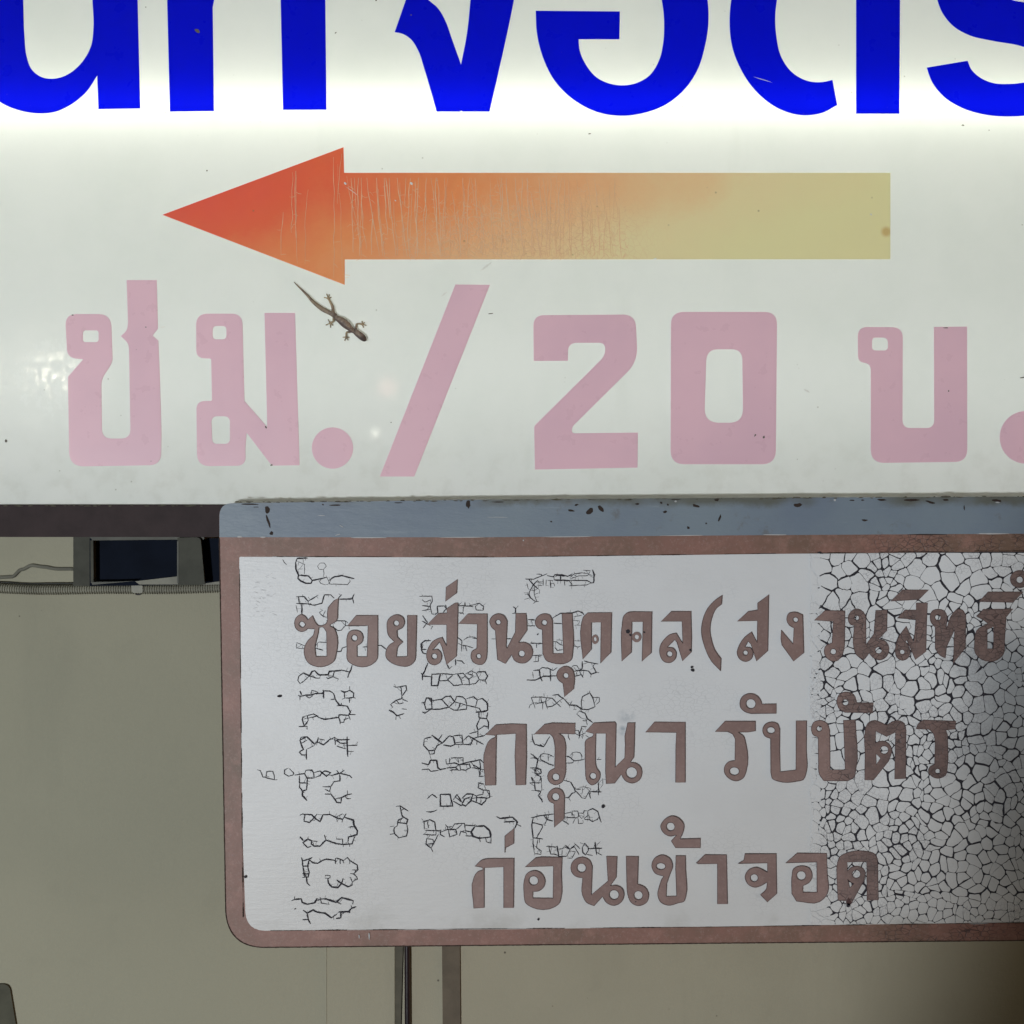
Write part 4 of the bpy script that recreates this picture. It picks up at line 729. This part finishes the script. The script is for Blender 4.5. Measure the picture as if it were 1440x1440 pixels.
for cx, cy, r, ax, rot in [(337, 755, 1, 4, 0), (370, 755.3, .8, 5, 0), (520, 756, .7, 40, 0), (650, 755.6, .6, 50, 0), (800, 754.8, .6, 60, -.01), (960, 753, .6, 50, -.01), (1090, 752, .6, 30, 0), (1395, 750.6, .9, 26, 0), (519, 1316.5, .9, 5.5, 1.5), (505, 1317, .6, 4, 1.5), (736, 760, 1, 1, 0), (950, 705, 1.4, 1.2, 0), (1174, 703.2, 1.6, 1, 0), (1403, 706.5, .9, 3.4, 0), (700, 727.3, .35, 40, 0), (400, 783, .5, 40, .01), (1375, 1299, .7, 20, 0), (452, 725, .4, 14, .03), (480, 740, .5, 7, .5), (475, 752, .5, 8, -.3)]:
    sheet_geo([blob(cx, cy, r, .2, 11, ax, rot)], SY-.0012, .0003, v, f)
tag(link('paint_ridge', v, f, flat('pale_paint_ridge', (.5, .5, .52), .5), PS), kind='stuff')
# dark drip at the foot of the last letter
sheet('paint_drip', [poly('1190,1268 1193,1262 1196,1266~ 1197,1271~ 1193,1273~')], SY-.0022, .0002, flat('dark_drip', (.07, .035, .035), .5), PS)
v, f = [], []
for x in range(-20, 1460, 9):
    if rnd.random() < .55:
        yy = 710.8 if x < 305 else 706-(x-310)*.0072
        sheet_geo([blob(x+rnd.uniform(-4, 4), yy+rnd.uniform(-.5, .9), rnd.uniform(.4, 1.1), .4, 8, rnd.uniform(2, 7), 0)], SY-.0013 if x > 305 else -.0025, .0003, v, f)
tag(link('grime_line', v, f, flat('edge_grime', (.10, .09, .065), .85), PS), kind='stuff')

# ------------------------------------------------------------------ gecko on the lit sign
def gecko():
    ox, oy, k = 390, 380, 9.0
    G = thing('gecko', 'small brown house gecko clinging head down to the lit sign below the arrow', 'gecko', P(473, 446, 0))
    V, E, R, Zz = [], [], [], []
    def add(x, y, r, par=None, h=None):
        V.append((x, y)); R.append(r/k*S); Zz.append((h if h is not None else r*.75)/k*S); i = len(V)-1
        if par is not None: E.append((par, i))
        return i
    hip = add(708, 565, 36)
    p = hip
    hip2 = p = add(752, 598, 43, p)
    for x, y, r in [(805, 636, 53), (858, 680, 56), (906, 722, 50), (948, 757, 41)]: p = add(x, y, r, p)
    sh = p
    for x, y, r in [(998, 794, 33), (1052, 833, 59), (1094, 867, 46), (1130, 900, 21)]: p = add(x, y, r, p)
    p = hip
    for x, y, r in [(640, 530, 32), (585, 505, 31), (535, 470, 29), (485, 430, 26), (440, 388, 22), (395, 335, 18), (345, 285, 14), (295, 235, 11), (250, 190, 8), (212, 150, 4)]: p = add(x, y, r, p)
    def leg(root, pts, palm, toes):
        p = root
        for x, y, r in pts: p = add(x, y, r, p, 15)
        c = add(*palm, 14, p, 9)
        for tx, ty in toes:
            mx, my = palm[0]+(tx-palm[0])*.55, palm[1]+(ty-palm[1])*.55
            a = add(mx, my, 6.5, c, 6); add(tx, ty, 8.5, a, 5)
    tl = 0
    leg(hip, [(707, 500, 20), (700, 455, 19), (672, 405, 15)], (650, 362), [(590, 346), (625, 300), (660, 305), (690, 343)])
    leg(hip2, [(708, 615, 20), (722, 640, 17), (700, 662, 13)], (676, 672), [(643, 625), (614, 698), (676, 733), (710, 703), (655, 655)])
    leg(sh+1, [(998, 735, 16), (1003, 685, 14), (1040, 680, 12)], (1080, 688), [(1073, 642), (1108, 660), (1130, 702), (1092, 732)])
    leg(sh, [(925, 790, 17), (880, 787, 14), (874, 820, 12)], (874, 850), [(828, 852), (852, 897), (900, 890), (918, 852)])
    co = [P(ox+x/k, oy+y/k, 0)+Vector((0, -z-.0011, 0)) for (x, y), z in zip(V, Zz)]
    base = WP[G.name]
    me = bpy.data.meshes.new('body'); me.from_pydata([c-base for c in co], E, []); me.update()
    tmp = bpy.data.objects.new('tmp', me); C.objects.link(tmp)
    mod = tmp.modifiers.new('skin', 'SKIN'); mod.use_smooth_shade = True; mod.branch_smoothing = .6
    for i, r in enumerate(R): me.skin_vertices[0].data[i].radius = (r, r); me.skin_vertices[0].data[i].use_root = (i == 3)
    sb = tmp.modifiers.new('sub', 'SUBSURF'); sb.levels = 2; sb.render_levels = 2
    dg = bpy.context.evaluated_depsgraph_get(); dg.update()
    m2 = bpy.data.meshes.new_from_object(tmp.evaluated_get(dg)); m2.name = 'body'
    bpy.data.objects.remove(tmp)
    for p_ in m2.polygons: p_.use_smooth = True
    # flatten against the sign
    for v_ in m2.vertices:
        yy = v_.co.y+base.y
        if yy > -.0008: v_.co.y = -.0008-base.y
    m = M('gecko_skin'); X, Z = m.px()
    n1 = m.noise(420, 4, .65)
    c = m.mix(m.step(n1, .35, .7), (.33, .25, .19), (.19, .14, .11))
    dd = m.math('ADD', m.math('MULTIPLY', m.math('SUBTRACT', X, 468.7), -.618), m.math('MULTIPLY', m.math('SUBTRACT', Z, 442.8), .786))
    c = m.mix(m.math('MULTIPLY', m.math('MULTIPLY', m.step(dd, .3, 3.5), m.step(X, 466, 472)), .7), c, (.07, .045, .05))  # shading painted into the skin along the lower left flank
    c = m.mix(m.math('MULTIPLY', m.step(m.voro(700, 'F1'), .5, .3), .3), c, (.10, .075, .06))
    tail = m.step(m.math('ADD', X, m.math('MULTIPLY', Z, .6)), 748, 700)
    c = m.mix(m.math('MULTIPLY', tail, .75), c, (.30, .23, .15))
    c = m.mix(m.math('MULTIPLY', m.spot(X, Z, 513, 479, 4, 9), .8), c, (.045, .03, .028))
    legs = m.math('MAXIMUM', m.math('MAXIMUM', m.spot(X, Z, 463, 421, 8, 12), m.spot(X, Z, 465, 454, 6, 9)), m.math('MAXIMUM', m.spot(X, Z, 511, 456, 9, 11), m.spot(X, Z, 487, 475, 7, 9)))
    c = m.mix(m.math('MULTIPLY', legs, .75), c, (.42, .32, .19))
    side = m.step(m.math('SUBTRACT', m.math('MULTIPLY', X, .72), Z), -118, -122)
    c = m.mix(m.math('MULTIPLY', m.step(m.noise(200, 3), .5, .62), .5), c, (.09, .065, .06))
    skin = m.pbr(c, .55, m.bump(m.noise(900, 3, .6), .4, .0004), .4)
    m2.materials.clear(); m2.materials.append(skin)
    o = bpy.data.objects.new('body', m2); C.objects.link(o); o.parent = G
    eye = flat('gecko_eye', (.01, .008, .008), .15)
    for x, y in ((1108, 838), (1062, 880)):
        bm = bmesh.new(); bmesh.ops.create_uvsphere(bm, u_segments=12, v_segments=8, radius=8.5/k*S)
        c0 = P(ox+x/k, oy+y/k, 0)+Vector((0, -.0032, 0))
        vs = [v_.co+c0 for v_ in bm.verts]; fs = [tuple(q.index for q in ff.verts) for ff in bm.faces]; bm.free()
        link('eye', vs, fs, eye, G, True)
gecko()

# ------------------------------------------------------------------ across the street: globe lamps mirrored in the glossy sheet, unseen board added to shade the lower right
def globe(px, py, dist, r, col, st, label):
    p = P(px, py, 0); mir = Vector((0, D, 0)); L = mir+(p-mir)*((D+dist)/D); L.y = -dist
    t = thing('globe_lamp', label, 'lamp', L+Vector((0, 0, -r*1.3)), 'lamps across the street')
    bm = bmesh.new(); bmesh.ops.create_uvsphere(bm, u_segments=16, v_segments=10, radius=r)
    vs = [v_.co+L for v_ in bm.verts]; fs = [tuple(q.index for q in ff.verts) for ff in bm.faces]; bm.free()
    link('globe', vs, fs, emis('globe_glow', col, st), t, True)
    tube('holder', [L+Vector((0, 0, -r*.92)), L+Vector((0, 0, -r*1.6))], r*.35, DARK, t)
globe(72, 523, 5, .06, (1, .93, .72), 70, 'warm globe lamp across the street that glints at the left of the sign')
globe(545, 545, 6, .05, (1, .45, .36), 5, 'dim reddish globe lamp across the street')
globe(528, 609, 6, .011, (1, .98, .8), 60, 'tiny white lamp across the street')
globe(671, 686, 6, .012, (.35, .3, 1), 150, 'tiny violet lamp across the street')
bt = thing('added_shade_board', 'added unseen board behind the viewer, placed to shade the lower right of the wall', 'board', (-.5, -1.75, -.9))  # made-up blocker out of view, shaped to cast the soft shadow
a0 = Vector((-.325, -1.75, -.388)); dr = Vector((.141, 0, .397)).normalized(); sd = Vector((dr.z, 0, -dr.x))
A = a0-dr*.75; B = a0+dr*.62
vs = []
for yy in (0, -.02):
    for q in (A, A+sd*.5, B+sd*.5, B): vs.append(q+Vector((0, yy, 0)))
link('board', vs, [(0, 1, 2, 3), (7, 6, 5, 4), (0, 4, 5, 1), (1, 5, 6, 2), (2, 6, 7, 3), (3, 7, 4, 0)], SHADE_BOARD, bt)  # added unseen shade board

v, f = [], []
edge_in = [Vector(p) for p in [(1440, 775.3), (1080, 779.6), (680, 784.6), (337, 783.6)]]
pl_ = [q for q in poly('308,708,18 1720,697 1720,1320 318,1333,52', n=12)]
pl_ = [q for q in pl_ if q.x < 1720]
low = [q for q in pl_ if q.y > 1200]; low = sorted(low, key=lambda q: (-q.x if q.y > 1325 else -q.x, q.y))
low = [Vector((1700, 1320.2))]+low+[Vector((308.2, 757))]
ribbon(low, 1.3, SY-.0006, v, f, False, .12)
for x in range(380, 1440, 9):
    if noise.noise(Vector((x/70, 0, 3))) > -.3:
        yy = (1308.5-(x-372)*.0085) if x < 1040 else 1302.5-(x-1040)*.0138
        ribbon([Vector((x, yy+.4)), Vector((x+9, yy+.4))], max(.25, .6+1.3*noise.noise(Vector((x/37, 0, 8)))), SY-.0013, v, f, False)
    if noise.noise(Vector((x/60, 5, 3))) > -.2:
        yy = 784-(x-680)*.0125 if x > 680 else 783.4
        ribbon([Vector((x, yy-.4)), Vector((x+9, yy-.5))], max(.25, .5+1.2*noise.noise(Vector((x/33, 4, 8)))), SY-.0013, v, f, False)
for y in range(800, 1290, 7):
    if noise.noise(Vector((y/45, 9, 3))) > -.35:
        xx = 336.8+(y-783)*.0102
        ribbon([Vector((xx-.3, y)), Vector((xx-.2, y+7))], max(.3, .75+1.6*noise.noise(Vector((y/27, 2, 8)))), SY-.0013, v, f, False)
tag(link('edge_rust', v, f, flat('edge_rust_dark', (.045, .025, .02), .8), PS), kind='stuff')

# shrinkage hairlines in the faded arrow film: mostly upright, denser and branching towards the middle of the shaft
v, f = [], []
r3 = random.Random(5)
def yr(x):
    if x < 484: t = (x-228.5)/255.5; return 302-95*t+3, 302+98*t-3
    return 245, 363
def hair(x, y0, y1, wd, lean):
    pts, y = [], y0; x_ = x; ph = r3.uniform(0, 50)
    while y < y1:
        lo, hi = yr(x_)
        if lo < y < hi: pts.append(Vector((x_, y)))
        elif pts: break
        y += 5; x_ += lean*5/110+1.5*noise.noise(Vector((y/17, ph, 1)))
    if len(pts) > 2: ribbon(pts, wd, -.0011, v, f, True, .15)
    return pts
for i in range(92):
    x = 395+480*(i+r3.random())/92; lo, hi = yr(x)
    if x < 480 and r3.random() < .45: continue
    top = r3.random() < .55
    y0 = lo if top else r3.uniform(lo, lo+60); y1 = hi if r3.random() < .5 or not top else r3.uniform(lo+45, hi)
    k = .6 if x < 490 else 1 if x < 780 else .75
    pts = hair(x, y0, y1, r3.uniform(.5, 1.15)*k, r3.uniform(-6, 18))
    for p in pts[2:]:
        if r3.random() < (.10 if p.x < 560 else .30)*(1.3 if p.y > 300 else .6):
            L = r3.uniform(3, 10)*r3.choice((-1, 1)); q = [p, p+Vector((L*.5, r3.uniform(-1.5, 3))), p+Vector((L, r3.uniform(-1, 7)))]
            ribbon(q, r3.uniform(.35, .7), -.00112, v, f, True, .1)
for i in range(520):
    x = min(880, max(540, r3.gauss(720, 75))); y = 362-abs(r3.gauss(0, 42)); 
    if y < 248: continue
    a = r3.choice((0, 1.57, .5, 1.2, 2.3))+r3.uniform(-.3, .3); L = r3.uniform(3, 8)
    q = [Vector((x, y)), Vector((x+L*math.cos(a)*.5, y+L*math.sin(a)*.5+r3.uniform(-.6, .6))), Vector((x+L*math.cos(a), y+L*math.sin(a)))]
    if all(246 < t_.y < 363 for t_ in q): ribbon(q, r3.uniform(.4, .75), -.00113, v, f, True, .1)
tag(link('film_hairline', v, f, flat('pale_film_crack', (.92, .60, .36), .6, 0, .04), LB), kind='stuff')
